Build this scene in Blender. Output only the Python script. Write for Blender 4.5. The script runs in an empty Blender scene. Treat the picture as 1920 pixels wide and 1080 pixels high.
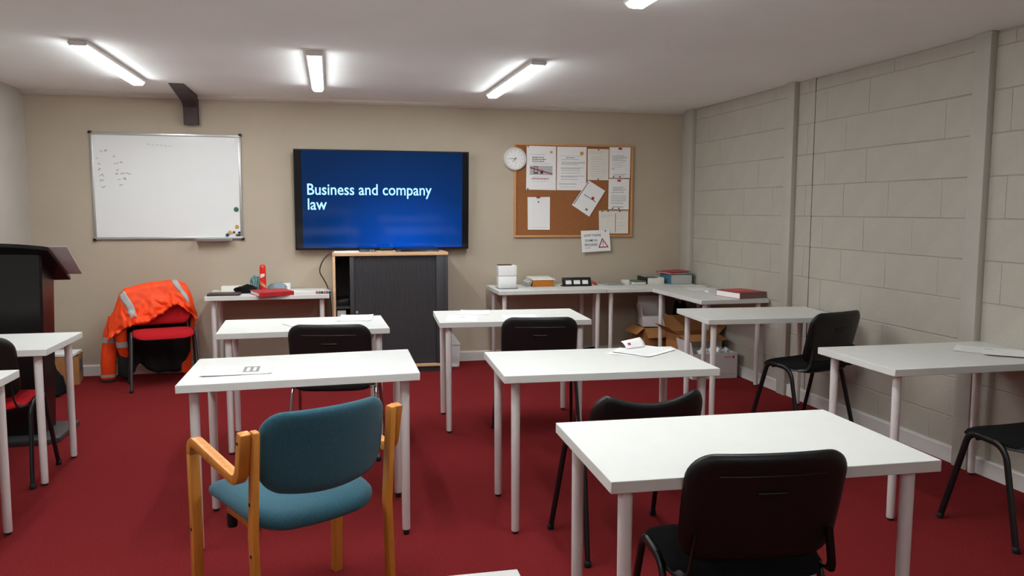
import bpy, bmesh, math, random
from mathutils import Vector, Matrix, noise as mnoise
random.seed(7)
scene = bpy.context.scene
C = scene.collection

# ------------------------------------------------------------------ camera, world, exposure
HC = 1.454
cam_d = bpy.data.cameras.new('camera'); cam = bpy.data.objects.new('camera', cam_d); C.objects.link(cam)
Rr = ((0.97520, -0.22131, 0.00233), (0.01947, 0.09628, 0.99516), (0.22047, 0.97044, -0.09820))
cam.matrix_world = Matrix(((Rr[0][0], Rr[1][0], -Rr[2][0], 0), (Rr[0][1], Rr[1][1], -Rr[2][1], 0),
                           (Rr[0][2], Rr[1][2], -Rr[2][2], HC), (0, 0, 0, 1)))
cam_d.sensor_width = 36; cam_d.lens = 1488.0 / 1920 * 36; cam_d.clip_start = .05
scene.camera = cam
w = bpy.data.worlds.new('world'); scene.world = w; w.use_nodes = True
w.node_tree.nodes['Background'].inputs[0].default_value = (.5, .5, .5, 1)
w.node_tree.nodes['Background'].inputs[1].default_value = .02
vs = scene.view_settings
vs.view_transform = 'Standard'; vs.look = 'None'; vs.exposure = 0.0; vs.gamma = 1; vs.use_curve_mapping = False
LAMP = 65.0                     # radiance of the batten diffusers
LAMP_COL = (.93, .985, 1.0)

# ------------------------------------------------------------------ room sizes
XL, XR, Y0, YB, H = -2.49, 3.49, -3.2, 7.485, 2.44
CS = .0076                      # the ceiling falls slightly away from the back wall
def ceil_z(y): return H + CS * (y - YB)

# ------------------------------------------------------------------ materials
def lin(h):
    h = h.lstrip('#'); v = [int(h[i:i+2], 16) / 255 for i in (0, 2, 4)]
    return tuple(c / 12.92 if c <= .04045 else ((c + .055) / 1.055) ** 2.4 for c in v)
MATS = {}
def mat(name, hexcol, rough=.5, metal=0, var=.06, scale=30, bump=0, bscale=None, spec=.5, emit=None, trans=0, coat=0, stretch=None, sheen=0):
    if name in MATS: return MATS[name]
    m = bpy.data.materials.new(name); MATS[name] = m; m.use_nodes = True
    nt = m.node_tree; p = nt.nodes['Principled BSDF']
    c = lin(hexcol) if isinstance(hexcol, str) else hexcol
    p.inputs['Roughness'].default_value = rough; p.inputs['Metallic'].default_value = metal
    p.inputs['Specular IOR Level'].default_value = spec
    p.inputs['Transmission Weight'].default_value = trans
    p.inputs['Coat Weight'].default_value = coat
    p.inputs['Sheen Weight'].default_value = sheen
    tc = nt.nodes.new('ShaderNodeTexCoord'); mp = nt.nodes.new('ShaderNodeMapping')
    nt.links.new(tc.outputs['Object'], mp.inputs['Vector'])
    if stretch: mp.inputs['Scale'].default_value = stretch
    n = nt.nodes.new('ShaderNodeTexNoise'); n.inputs['Scale'].default_value = scale; n.inputs['Detail'].default_value = 5
    nt.links.new(mp.outputs[0], n.inputs['Vector'])
    r = nt.nodes.new('ShaderNodeValToRGB')
    r.color_ramp.elements[0].position = .3; r.color_ramp.elements[1].position = .7
    r.color_ramp.elements[0].color = (*[x * (1 - var) for x in c], 1); r.color_ramp.elements[1].color = (*[min(1, x * (1 + var)) for x in c], 1)
    nt.links.new(n.outputs['Fac'], r.inputs['Fac']); nt.links.new(r.outputs[0], p.inputs['Base Color'])
    if bump:
        n2 = nt.nodes.new('ShaderNodeTexNoise'); n2.inputs['Scale'].default_value = bscale or scale; n2.inputs['Detail'].default_value = 4
        nt.links.new(mp.outputs[0], n2.inputs['Vector'])
        b = nt.nodes.new('ShaderNodeBump'); b.inputs['Strength'].default_value = bump; b.inputs['Distance'].default_value = .01
        nt.links.new(n2.outputs['Fac'], b.inputs['Height']); nt.links.new(b.outputs[0], p.inputs['Normal'])
    if emit:
        p.inputs['Emission Color'].default_value = (*emit[0], 1); p.inputs['Emission Strength'].default_value = emit[1]
    return m
WALL_BACK = mat('beige_paint', (.48, .405, .310), .75, var=.03, scale=3, bump=.05, bscale=90)
WALL_L = mat('pale_grey_paint', (.46, .43, .38), .8, var=.03, scale=3, bump=.05, bscale=90)
CEIL = mat('ceiling_paint', (.91, .935, .915), .85, var=.02, scale=2, bump=.04, bscale=60)
BLOCK = mat('painted_block', (.445, .415, .35), .7, var=.035, scale=6, bump=.3, bscale=55)
MORTAR = mat('painted_mortar', (.38, .35, .295), .85, var=.05, scale=40, bump=.3, bscale=60)
PILASTER = mat('painted_concrete_post', (.44, .415, .36), .7, var=.03, scale=8, bump=.15, bscale=40)
TRIM = mat('white_gloss_trim', '#d8d5d0', .4, var=.03, scale=10)
CARPET = mat('red_carpet', (.20, .0185, .020), .98, var=.30, scale=170, bump=.6, bscale=420, spec=.04)
TWHITE = mat('white_laminate', (.70, .70, .665), .46, var=.012, scale=12, spec=.45)
TEDGE = mat('white_edge', (.70, .69, .65), .42, var=.015, scale=14)
LEGW = mat('white_metal', '#e3dedb', .32, var=.015, scale=10)
BLACKP = mat('black_plastic', '#121213', .42, var=.15, scale=60, bump=.08, bscale=300)
BLACKF = mat('black_fabric', '#101011', .92, var=.25, scale=300, bump=.3, bscale=600, spec=.2)
BLACKV = mat('black_vinyl', '#131314', .38, var=.1, scale=80, bump=.12, bscale=260)
BLACKM = mat('black_metal', '#161617', .35, var=.1, scale=40, metal=.2)
GREYM = mat('grey_metal_tube', '#4b4b4d', .35, var=.1, scale=40, metal=.5)
CHROME = mat('chrome', '#c9c9c9', .12, metal=1, var=.03, scale=10)
REDF = mat('red_fabric', '#b2161f', .9, var=.16, scale=260, bump=.3, bscale=500, spec=.2)
TEAL = mat('teal_fabric', '#33606f', .93, var=.22, scale=240, bump=.4, bscale=500, spec=.15, sheen=.2)
WOOD = mat('honey_beech', '#cb8334', .38, var=.14, scale=9, stretch=(6, 6, .8), bump=.03)
BEECH = mat('pale_beech', '#dcb489', .45, var=.07, scale=9, stretch=(1, 6, 6))
CHAR = mat('charcoal_tambour', '#38373a', .5, var=.06, scale=40)
DARKIN = mat('dark_interior', '#3b342f', .7, var=.1, scale=20)
ORANGE = mat('hi_vis_orange', '#ff4a0a', .65, var=.06, scale=14, bump=.25, bscale=18)
REFL = mat('grey_reflective_tape', '#a9a9a6', .45, var=.06, scale=80)
LINING = mat('black_lining', '#0c0c0d', .8, var=.3, scale=20, bump=.4, bscale=12)
ALU = mat('brushed_aluminium', '#c4c5c3', .35, metal=.7, var=.04, scale=60)
WBOARD = mat('whiteboard_enamel', (.82, .83, .82), .22, var=.012, scale=3)
CORK = mat('cork', '#9a6238', .95, var=.14, scale=150, bump=.3, bscale=220)
OAK = mat('oak_trim', '#c99562', .5, var=.1, scale=12, stretch=(1, 5, 5))
PAPER = mat('white_paper', '#f1f0ee', .8, var=.012, scale=20)
PAPER2 = mat('cream_paper', '#e6e2d8', .8, var=.03, scale=20)
INK = mat('grey_ink', '#77777a', .8, var=.2, scale=90)
INKD = mat('dark_ink', '#2c2b30', .8, var=.2, scale=90)
INKL = mat('faint_ink', '#b9babd', .8, var=.1, scale=90)
INKR = mat('red_ink', '#b02634', .8, var=.1, scale=90)
INKO = mat('amber_ink', '#d8a02a', .8, var=.1, scale=90)
CARD = mat('brown_cardboard', '#a5713f', .85, var=.1, scale=14, bump=.08, bscale=60)
CARDW = mat('white_cardboard', '#d6d0cc', .75, var=.04, scale=10)
REDC = mat('red_binder_cover', '#b4232b', .42, var=.06, scale=30)
TEALC = mat('teal_binder_cover', '#3c7488', .5, var=.08, scale=30)
ORC = mat('orange_folder', '#b86a14', .6, var=.08, scale=30)
GREENC = mat('green_book_cover', '#68806f', .6, var=.08, scale=30)
GREYC = mat('grey_book_cover', '#9a9894', .5, var=.05, scale=30)
LECT = mat('lectern_black_gloss', '#100f10', .3, var=.1, scale=12, spec=.5)
LBASE = mat('lectern_base_grey', '#3a3a3c', .4, var=.1, scale=12)
IRON = mat('dark_brown_steel', '#3a2b2a', .6, var=.22, scale=12, bump=.1, bscale=30)
WPLAST = mat('white_plastic', '#dddcd9', .35, var=.02, scale=10)
CLEAR = mat('clear_acrylic', '#f4f6f6', .08, var=.01, scale=5, trans=.9)
SMOKE = mat('glossy_dark_sheet', '#d2d2d6', .45, var=.08, scale=8)
RUBBER = mat('black_rubber', '#0e0e0e', .7, var=.15, scale=40)
CABLE = mat('grey_brown_cable', '#3a332e', .5, var=.1, scale=40)
DIFFS = mat('dim_diffuser_side', '#ffffff', .4, var=.0, emit=(LAMP_COL, LAMP * .14))
DIFF = mat('lit_diffuser', '#ffffff', .4, var=.0, emit=(LAMP_COL, LAMP))
BATTEN = mat('batten_body', '#d8d4cf', .4, var=.02)
TVB = mat('tv_bezel', '#0a0a0b', .3, var=.1, scale=40)
TVBAR = mat('tv_dark_panel', '#141416', .12, var=.05, scale=40)

def screen_mat():
    m = bpy.data.materials.new('tv_picture'); m.use_nodes = True; nt = m.node_tree; p = nt.nodes['Principled BSDF']
    p.inputs['Base Color'].default_value = (.002, .004, .008, 1); p.inputs['Roughness'].default_value = .07
    tc = nt.nodes.new('ShaderNodeTexCoord'); sx = nt.nodes.new('ShaderNodeSeparateXYZ')
    nt.links.new(tc.outputs['Generated'], sx.inputs[0])
    def mth(op, a, b=None, c=None):
        n = nt.nodes.new('ShaderNodeMath'); n.operation = op
        for i, v in enumerate((a, b, c)):
            if v is None: continue
            if isinstance(v, (int, float)): n.inputs[i].default_value = v
            else: nt.links.new(v, n.inputs[i])
        return n.outputs[0]
    dx = mth('MULTIPLY', mth('SUBTRACT', sx.outputs[0], .62), 1.15)
    dz = mth('MULTIPLY', sx.outputs[2], .95)
    d = mth('SQRT', mth('ADD', mth('MULTIPLY', dx, dx), mth('MULTIPLY', dz, dz)))
    r = nt.nodes.new('ShaderNodeValToRGB'); e = r.color_ramp.elements
    e[0].position = 0; e[0].color = (*lin('#0050c4'), 1)
    e[1].position = 1; e[1].color = (*lin('#00244f'), 1)
    for pos, col in ((.3, '#00409a'), (.6, '#002e6c')):
        q = e.new(pos); q.color = (*lin(col), 1)
    nt.links.new(d, r.inputs['Fac'])
    p.inputs['Specular IOR Level'].default_value = .3
    nt.links.new(r.outputs[0], p.inputs['Emission Color']); p.inputs['Emission Strength'].default_value = 1.0
    return m
SCREEN = screen_mat()
TVTEXT = mat('slide_text', '#9fd8ff', .4, var=0, emit=(lin('#8fd2ff'), 1.0))

def cloth_mat(name, cols, scale):
    m = bpy.data.materials.new(name); m.use_nodes = True; nt = m.node_tree; p = nt.nodes['Principled BSDF']
    tc = nt.nodes.new('ShaderNodeTexCoord'); wv = nt.nodes.new('ShaderNodeTexWave'); wv.inputs['Scale'].default_value = scale
    wv.inputs['Distortion'].default_value = 6; wv.inputs['Detail'].default_value = 2
    r = nt.nodes.new('ShaderNodeValToRGB'); r.color_ramp.interpolation = 'CONSTANT'
    e = r.color_ramp.elements; e[0].color = (*lin(cols[0]), 1); e[1].position = 1 / len(cols); e[1].color = (*lin(cols[1]), 1)
    for i, c in enumerate(cols[2:]): q = e.new((i + 2) / len(cols)); q.color = (*lin(c), 1)
    nt.links.new(tc.outputs['Object'], wv.inputs['Vector']); nt.links.new(wv.outputs['Fac'], r.inputs['Fac'])
    nt.links.new(r.outputs[0], p.inputs['Base Color']); p.inputs['Roughness'].default_value = .85
    return m
SCARF = cloth_mat('teal_striped_cloth', ['#2f5a5e', '#9fb3ad', '#263a55', '#6f9a92'], 14)

# ------------------------------------------------------------------ mesh builder
def V(*a): return Vector(a)
class MB:
    def __init__(s): s.v = []; s.f = []
    def add(s, vs, fs):
        o = len(s.v); s.v += [Vector(x) for x in vs]; s.f += [[i + o for i in f] for f in fs]; return s
    def box(s, a, b, M=None):
        (x0, y0, z0), (x1, y1, z1) = a, b
        vs = [V(x, y, z) for z in (z0, z1) for y in (y0, y1) for x in (x0, x1)]
        if M is not None: vs = [M @ q for q in vs]
        return s.add(vs, [(0, 2, 3, 1), (4, 5, 7, 6), (0, 1, 5, 4), (1, 3, 7, 5), (3, 2, 6, 7), (2, 0, 4, 6)])
    def hexa(s, p): # 8 points: bottom loop 4 (ccw from above), top loop 4
        return s.add(p, [(3, 2, 1, 0), (4, 5, 6, 7), (0, 1, 5, 4), (1, 2, 6, 5), (2, 3, 7, 6), (3, 0, 4, 7)])
    def tube(s, path, r, n=10, caps=True, ry=None, up=V(0, 0, 1)):
        P = [Vector(p) for p in path]; rs = r if isinstance(r, (list, tuple)) else [r] * len(P)
        o = len(s.v); prev = None
        for i, p in enumerate(P):
            t = (P[min(i + 1, len(P) - 1)] - P[max(i - 1, 0)]).normalized()
            if prev is None:
                a = t.cross(up)
                if a.length < 1e-3: a = t.cross(V(1, 0, 0))
                a.normalize()
            else: a = (prev - t * prev.dot(t)).normalized()
            prev = a; b = t.cross(a)
            k = (ry / r) if ry and not isinstance(r, (list, tuple)) else 1
            for j in range(n):
                th = 2 * math.pi * j / n; s.v.append(p + a * (math.cos(th) * rs[i]) + b * (math.sin(th) * rs[i] * k))
        for i in range(len(P) - 1):
            for j in range(n):
                s.f.append([o + i * n + j, o + i * n + (j + 1) % n, o + (i + 1) * n + (j + 1) % n, o + (i + 1) * n + j])
        if caps:
            s.f.append([o + j for j in range(n)][::-1]); s.f.append([o + (len(P) - 1) * n + j for j in range(n)])
        return s
    def lathe(s, prof, n=20, c=(0, 0, 0), axis='z'):
        o = len(s.v); c = Vector(c)
        for r, z in prof:
            for j in range(n):
                th = 2 * math.pi * j / n; x, y = math.cos(th) * r, math.sin(th) * r
                s.v.append(c + (V(x, y, z) if axis == 'z' else V(x, z, y) if axis == 'y' else V(z, x, y)))
        for i in range(len(prof) - 1):
            for j in range(n):
                q = [o + i * n + j, o + i * n + (j + 1) % n, o + (i + 1) * n + (j + 1) % n, o + (i + 1) * n + j]
                s.f.append(q)
        s.f.append([o + j for j in range(n)][::-1]); s.f.append([o + (len(prof) - 1) * n + j for j in range(n)])
        return s
    def prism(s, poly, d0, d1, axis='x'):  # poly of 2d points; extruded along axis
        def mk(p, d): return V(d, p[0], p[1]) if axis == 'x' else V(p[0], d, p[1]) if axis == 'y' else V(p[0], p[1], d)
        n = len(poly); vs = [mk(p, d0) for p in poly] + [mk(p, d1) for p in poly]
        return s.add(vs, [list(range(n))[::-1], [n + i for i in range(n)]] + [(i, (i + 1) % n, n + (i + 1) % n, n + i) for i in range(n)])
    def grid(s, fn, nu, nv, closed=False):
        o = len(s.v)
        for i in range(nu + 1):
            for j in range(nv + 1): s.v.append(Vector(fn(i / nu, j / nv)))
        for i in range(nu):
            for j in range(nv):
                a = o + i * (nv + 1) + j; s.f.append([a, a + nv + 1, a + nv + 2, a + 1])
        return s
    def pad(s, outline, rings, fn):  # rings: (scale, top height, bottom height); fn maps (x, y, h)->point
        n = len(outline); top = []; bot = []
        fine = [(.12, rings[0][1], rings[0][2])]
        for r0, r1 in zip([fine[0]] + list(rings), rings):
            k = max(1, math.ceil((r1[0] - r0[0]) / .13))
            for q in range(1, k + 1): fine.append(tuple(a + (c - a) * q / k for a, c in zip(r0, r1)))
        rings = fine
        o = len(s.v)
        for sc, t, b in rings:
            top.append(len(s.v)); s.v += [Vector(fn(x * sc, y * sc, t)) for x, y in outline]
        for sc, t, b in rings:
            bot.append(len(s.v)); s.v += [Vector(fn(x * sc, y * sc, b)) for x, y in outline]
        for L, flip in ((top, 0), (bot, 1)):
            for a, b in zip(L, L[1:]):
                for j in range(n):
                    q = [a + j, b + j, b + (j + 1) % n, a + (j + 1) % n]; s.f.append(q[::-1] if flip else q)
            ct = len(s.v); s.v.append(sum((s.v[L[0] + j] for j in range(n)), V(0, 0, 0)) / n)
            for j in range(n):
                q = [ct, L[0] + j, L[0] + (j + 1) % n]; s.f.append(q[::-1] if flip else q)
        a, b = top[-1], bot[-1]
        for j in range(n): s.f.append([a + j, b + j, b + (j + 1) % n, a + (j + 1) % n])
        return s
    def build(s, name, m, parent=None, origin=None, bevel=0, seg=2, smooth=None):
        off = Vector(origin) if origin is not None else (parent.location.copy() if (parent is not None and parent.get('_w')) else V(0, 0, 0))
        if origin is not None and parent is not None and parent.get('_w'): off = Vector(origin) 
        me = bpy.data.meshes.new(name)
        me.from_pydata([v - off for v in s.v], [], s.f)
        bm = bmesh.new(); bm.from_mesh(me)
        bmesh.ops.recalc_face_normals(bm, faces=bm.faces)
        if bevel:
            es = [e for e in bm.edges if len(e.link_faces) == 2 and e.calc_face_angle(0) > .6]
            bmesh.ops.bevel(bm, geom=es, offset=bevel, segments=seg, affect='EDGES', profile=.5, clamp_overlap=True)
        bm.to_mesh(me); bm.free()
        me.materials.append(m)
        if smooth or bevel:
            for p in me.polygons: p.use_smooth = True
            me.set_sharp_from_angle(angle=smooth or .7)
        o = bpy.data.objects.new(name, me); C.objects.link(o)
        if parent is not None:
            o.parent = parent
            if parent.type == 'MESH' and parent.get('_w') : pass
        elif origin is not None: o.location = off
        return o
def tag(o, label, cat, group=None):
    o['label'] = label; o['category'] = cat
    if group: o['group'] = group
    return o
def thing(name, label, cat, loc=(0, 0, 0), rz=0, group=None, world=False):
    o = bpy.data.objects.new(name, None); C.objects.link(o); o.location = loc; o.rotation_euler = (0, 0, rz)
    o.empty_display_size = .1
    if world: o['_w'] = 1
    return tag(o, label, cat, group)
def struct(o): o['kind'] = 'structure'; return o
def dup(root, loc, rz, label, group=None):
    r = root.copy(); C.objects.link(r); r.location = loc; r.rotation_euler = (0, 0, rz); r['label'] = label
    if group: r['group'] = group
    for ch in list(root.children):
        c = ch.copy(); C.objects.link(c); c.parent = r
        for g in ch.children:
            d = g.copy(); C.objects.link(d); d.parent = c
    return r
def part(mb, name, m, parent, bevel=0, seg=2, smooth=None):
    """mesh given in the root's own frame (or world when the root is flagged _w); parent may be the root or one of its parts"""
    root = parent
    while root.parent is not None: root = root.parent
    if root.get('_w'):
        o = mb.build(name, m, None, bevel=bevel, seg=seg, smooth=smooth)
        for v in o.data.vertices: v.co -= root.location
        o.parent = parent; return o
    o = mb.build(name, m, None, bevel=bevel, seg=seg, smooth=smooth); o.parent = parent; return o
def single(mb, name, m, label, cat, group=None, bevel=0, seg=2, smooth=None):
    xs = [v.x for v in mb.v]; ys = [v.y for v in mb.v]; z = min(v.z for v in mb.v)
    o = mb.build(name, m, None, origin=((min(xs) + max(xs)) / 2, (min(ys) + max(ys)) / 2, z), bevel=bevel, seg=seg, smooth=smooth)
    return tag(o, label, cat, group)
def rrect(w, h, r, n=7):
    pts = []
    for cx, cy, a0 in ((w/2 - r, h/2 - r, 0), (-w/2 + r, h/2 - r, 90), (-w/2 + r, -h/2 + r, 180), (w/2 - r, -h/2 + r, 270)):
        for i in range(n):
            a = math.radians(a0 + 90 * i / (n - 1)); pts.append((cx + r * math.cos(a), cy + r * math.sin(a)))
    out = []
    for i, p in enumerate(pts):   # points along the straight sides as well, so that the pads can be curved
        q = pts[(i + 1) % len(pts)]; out.append(p); d = math.hypot(q[0] - p[0], q[1] - p[1]); k = max(1, math.ceil(d / .035))
        for j in range(1, k): out.append((p[0] + (q[0] - p[0]) * j / k, p[1] + (q[1] - p[1]) * j / k))
    return out
def fillet(path, r, n=6):
    P = [Vector(p) for p in path]; out = [P[0]]
    for i in range(1, len(P) - 1):
        a, b, c = P[i-1], P[i], P[i+1]; rr = r[i-1] if isinstance(r, (list, tuple)) else r
        p0 = b + (a - b).normalized() * min(rr, (a - b).length * .49); p1 = b + (c - b).normalized() * min(rr, (c - b).length * .49)
        for k in range(n + 1):
            t = k / n; out.append(p0 * (1-t)**2 + b * 2 * t * (1-t) + p1 * t * t)
    return out + [P[-1]]
def text_mesh(body, size=.1, spacing=1.0):
    cu = bpy.data.curves.new('t', 'FONT'); cu.body = body; cu.size = size; cu.space_line = spacing; cu.resolution_u = 3; cu.offset = .008
    o = bpy.data.objects.new('t', cu); C.objects.link(o)
    dg = bpy.context.evaluated_depsgraph_get(); dg.update()
    me = bpy.data.meshes.new_from_object(o.evaluated_get(dg))
    vs = [v.co.copy() for v in me.vertices]; fs = [list(p.vertices) for p in me.polygons]
    bpy.data.objects.remove(o); bpy.data.curves.remove(cu); bpy.data.meshes.remove(me)
    return vs, fs
def fit_text(mb, body, M, width=None, height=None, spacing=1.0):
    vs, fs = text_mesh(body, 1.0, spacing)
    x0 = min(v.x for v in vs); x1 = max(v.x for v in vs); y0 = min(v.y for v in vs); y1 = max(v.y for v in vs)
    s = width / (x1 - x0) if width else height / (y1 - y0); sy = height / (y1 - y0) if (height and width) else s
    mb.add([M @ V((v.x - x0) * s, (v.y - y0) * sy, 0) for v in vs], fs)

# ------------------------------------------------------------------ the room
W = .12
fl = struct(MB().box((XL - W, Y0 - W, -.1), (XR + W, YB + W, 0)).build('floor', CARPET)); fl['label'] = 'dark red carpet floor'
mb = MB().hexa([V(XL-W, Y0-W, ceil_z(Y0-W)), V(XR+W, Y0-W, ceil_z(Y0-W)), V(XR+W, YB+W, ceil_z(YB+W)), V(XL-W, YB+W, ceil_z(YB+W)),
                V(XL-W, Y0-W, 2.6), V(XR+W, Y0-W, 2.6), V(XR+W, YB+W, 2.6), V(XL-W, YB+W, 2.6)])
struct(mb.build('ceiling', CEIL))
struct(MB().box((XL - W, YB, 0), (XR + W, YB + W, 2.5)).build('wall_back', WALL_BACK))
struct(MB().box((XL - W, Y0, 0), (XL, YB, 2.5)).build('wall_left', WALL_L))
struct(MB().box((XL - W, Y0 - W, 0), (XR + W, Y0, 2.45)).build('wall_rear', WALL_L))
JD = .004
wr = struct(MB().box((XR + JD, Y0, 0), (XR + W, YB, 2.5)).build('wall_right', MORTAR))
# concrete blocks of the right wall, laid in courses between the posts
POSTS = [(7.27, YB), (5.515, 5.63), (3.665, 3.778), (1.84, 1.955)]
COURSE = .2295; Z1 = .262
BLK = {}
def block_mesh(L, h):
    key = (round(L, 3), round(h, 3))
    if key in BLK: return BLK[key]
    c = .0032; x0 = 0; x1 = JD + .006
    vs = []
    for x, dy, dz in ((x1, 0, 0), (c, 0, 0), (0, .0007, c)):
        vs += [V(x, -L/2 + dy, -h/2 + dz), V(x, L/2 - dy, -h/2 + dz), V(x, L/2 - dy, h/2 - dz), V(x, -L/2 + dy, h/2 - dz)]
    fs = [(8, 9, 10, 11)]
    for k in (0, 4):
        for j in range(4): fs.append((k + j, k + (j+1) % 4, k + 4 + (j+1) % 4, k + 4 + j))
    me = bpy.data.meshes.new('block'); me.from_pydata(vs, [], fs)
    bm = bmesh.new(); bm.from_mesh(me); bmesh.ops.recalc_face_normals(bm, faces=bm.faces); 
    bm.to_mesh(me); bm.free(); me.materials.append(BLOCK); BLK[key] = me
    if me.polygons[0].normal.x > 0: me.flip_normals()
    return me
zs = [0, .030 + .0] + [Z1 + COURSE * i for i in range(0, 10)] + [2.45]
zs = [0, .0325] + zs[2:]
spans = [(1.0, 1.84), (1.955, 3.665), (3.778, 5.298), (5.306, 5.515), (5.63, 7.27)]
off0 = [0, .459/2]
for ci, (za, zb) in enumerate(zip(zs, zs[1:])):
    for sa, sb in spans:
        top = min(zb, ceil_z(sa) - .0) 
        if top - za < .02: continue
        start = 4.236 + off0[ci % 2]
        cuts = [sa] + [start + .459 * k for k in range(-12, 12) if sa + .07 < start + .459 * k < sb - .07] + [sb]
        for a, b in zip(cuts, cuts[1:]):
            L = b - a - (.0016 if (a != sa and b != sb) else .001); h = top - za - .0042
            o = bpy.data.objects.new('concrete_block', block_mesh(L, h)); C.objects.link(o); o.parent = wr
            o.location = (XR + random.uniform(-.0012, .0012), (a + b) / 2, (za + top) / 2)
            o.rotation_euler = (0, random.uniform(-.003, .003), random.uniform(-.002, .002))
o = MB().box((XR + .0015, 5.2982, 0), (XR + .02, 5.3058, 2.42)).build('joint_gap', mat('dark_joint', '#2b2724', .9)); o.parent = wr
for i, (a, b) in enumerate(POSTS):
    o = struct(MB().box((XR - .042, a, 0), (XR + .01, min(b, YB - .001), ceil_z(a) + .0)).build('trim_%d' % (i + 1), PILASTER, bevel=.006))
    o['label'] = 'grey painted concrete post standing proud of the block wall'
# skirting and cove
def skirting(name, segs, right):
    mb = MB()
    for a, b in segs:
        prof = [(0, 0), (-.018, 0), (-.018, .083), (-.013, .093), (0, .095)]
        if right: mb.prism([(XR + p[0], p[1]) for p in prof], a, b, 'y')
        else: mb.prism([(YB + p[0], p[1]) for p in prof], a, b, 'x')
    return struct(mb.build(name, TRIM))
skirting('baseboard_back', [(XL + .018, XR - .042)], False)
skirting('baseboard_right', [(1.0, 1.84), (1.955, 3.665), (3.778, 5.515), (5.63, 7.27)], True)
struct(MB().prism([(XL, 0), (XL + .018, 0), (XL + .018, .083), (XL + .013, .093), (XL, .095)], Y0, YB, 'y').build('baseboard_left', TRIM))
struct(MB().prism([(YB, H), (YB - .045, H - .0), (YB - .04, H - .018), (YB - .018, H - .034), (YB, H - .036)], XL, XR - .042, 'x').build('trim_5', mat('cove_white', '#cfc8bf', .6, var=.02)))

# ------------------------------------------------------------------ batten lights
def batten(x, y0, y1, label):
    zc = ceil_z((y0 + y1) / 2)
    t = thing('batten_light', label, 'ceiling light', (x, (y0 + y1) / 2, zc), 0, 'ceiling batten lights')
    t.rotation_euler = (math.atan(CS), 0, 0)
    L = (y1 - y0) / 2
    b = MB(); b.prism([(-.046, -.001), (-.052, -.020), (-.044, -.026), (.044, -.026), (.052, -.020), (.046, -.001)], -L, L, 'y'); part(b, 'body', BATTEN, t)
    for s in (-1, 1):
        b = MB(); b.prism([(-.047, -.002), (-.052, -.020), (-.043, -.033), (.043, -.033), (.052, -.020), (.047, -.002)], s * (L + .001), s * (L - .010), 'y')
        part(b, 'end_cap', BATTEN, t)
    a, c = -L + .011, L - .011
    b = MB()
    for s in (-1, 1):
        b.add([V(s*.043, a, -.0265), V(s*.043, c, -.0265), V(s*.038, c - .008, -.042), V(s*.038, a + .008, -.042)], [(0, 1, 2, 3)])
    for e, k in ((a, .008), (c, -.008)):
        b.add([V(-.043, e, -.0265), V(.043, e, -.0265), V(.038, e + k, -.042), V(-.038, e + k, -.042)], [(0, 1, 2, 3)])
    part(b, 'diffuser_side', DIFFS, t)
    b = MB().hexa([V(-.038, a + .008, -.042), V(.038, a + .008, -.042), V(.038, c - .008, -.042), V(-.038, c - .008, -.042),
                   V(-.028, a + .022, -.052), V(.028, a + .022, -.052), V(.028, c - .022, -.052), V(-.028, c - .022, -.052)])
    part(b, 'diffuser', DIFF, t)
    return t
batten(-1.405, 5.12, 6.62, 'lit white batten light above the whiteboard, leftmost of the front row')
batten(-.083, 5.12, 6.62, 'lit white batten light in the middle of the front row, above the screen')
batten(1.335, 5.10, 6.66, 'lit white batten light of the front row nearest the cork board')
for x, nm in ((-1.38, 'left'), (-.06, 'middle'), (1.36, 'right')):
    batten(x, 1.98, 3.50, 'lit batten light of the second row, %s' % nm + (', its end showing at the top edge' if x > 1 else ', above the picture'))

batten(1.36, -2.1, -.58, 'added unseen batten light behind the camera, on the block wall side')  # added lamps, out of view, to light the near side of the room
batten(-1.38, -2.1, -.58, 'added unseen batten light behind the camera, on the plain wall side')  # also an invented lamp, brightening surfaces that face the camera

# ------------------------------------------------------------------ tables
def table(label, x, y, rz, wx=1.0, dy=.6, lift=0, group='white classroom tables'):
    t = thing('classroom_table', label, 'table', (x, y, 0), rz, group)
    HT, TH = .735, .034
    def zt(px): return lift * (px / wx + .5)
    b = MB(); hx, hy = wx/2, dy/2
    b.hexa([V(-hx, -hy, HT-TH+zt(-hx)), V(hx, -hy, HT-TH+zt(hx)), V(hx, hy, HT-TH+zt(hx)), V(-hx, hy, HT-TH+zt(-hx)),
            V(-hx, -hy, HT+zt(-hx)), V(hx, -hy, HT+zt(hx)), V(hx, hy, HT+zt(hx)), V(-hx, hy, HT+zt(-hx))])
    part(b, 'tabletop', TWHITE, t, bevel=.0016, seg=1)
    for sx in (-1, 1):
        for sy in (-1, 1):
            cx, cy = sx * (hx - .062), sy * (hy - .062); z1 = HT - TH + zt(cx)
            f = .012 + (lift if sx > 0 else 0)
            b = MB().lathe([(.0165, f), (.018, f + .004), (.0205, z1 - .006), (.0205, z1 - .004)], 20, (cx, cy, 0)); leg = part(b, 'leg', LEGW, t, smooth=.6)
            b = MB().lathe([(.0125, 0), (.0135, .003), (.0135, f - .002), (.011, f + .001)], 14, (cx, cy, 0)); part(b, 'foot', RUBBER, leg, smooth=.6)
            b = MB().lathe([(.034, z1 - .0045), (.036, z1 - .003), (.036, z1 - .0002)], 18, (cx, cy, 0)); part(b, 'mounting_plate', ALU, leg, smooth=.6)
    return t
R_ = math.radians
TB = {}
TB['F'] = table('white table in the right foreground, black chair at its near side', 1.22, 2.221, -.031)
TB['M'] = table('white table with a folded leaflet standing on loose sheets', 1.231, 3.590, -.042)
TB['C'] = table('white table with three sheets, between the dark cabinet and black-backed chair', 1.177, 5.262, -.055)
TB['L2'] = table('white table with a printed plan on it, behind the teal armchair', -.134, 3.708, -.006, lift=.012)
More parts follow.
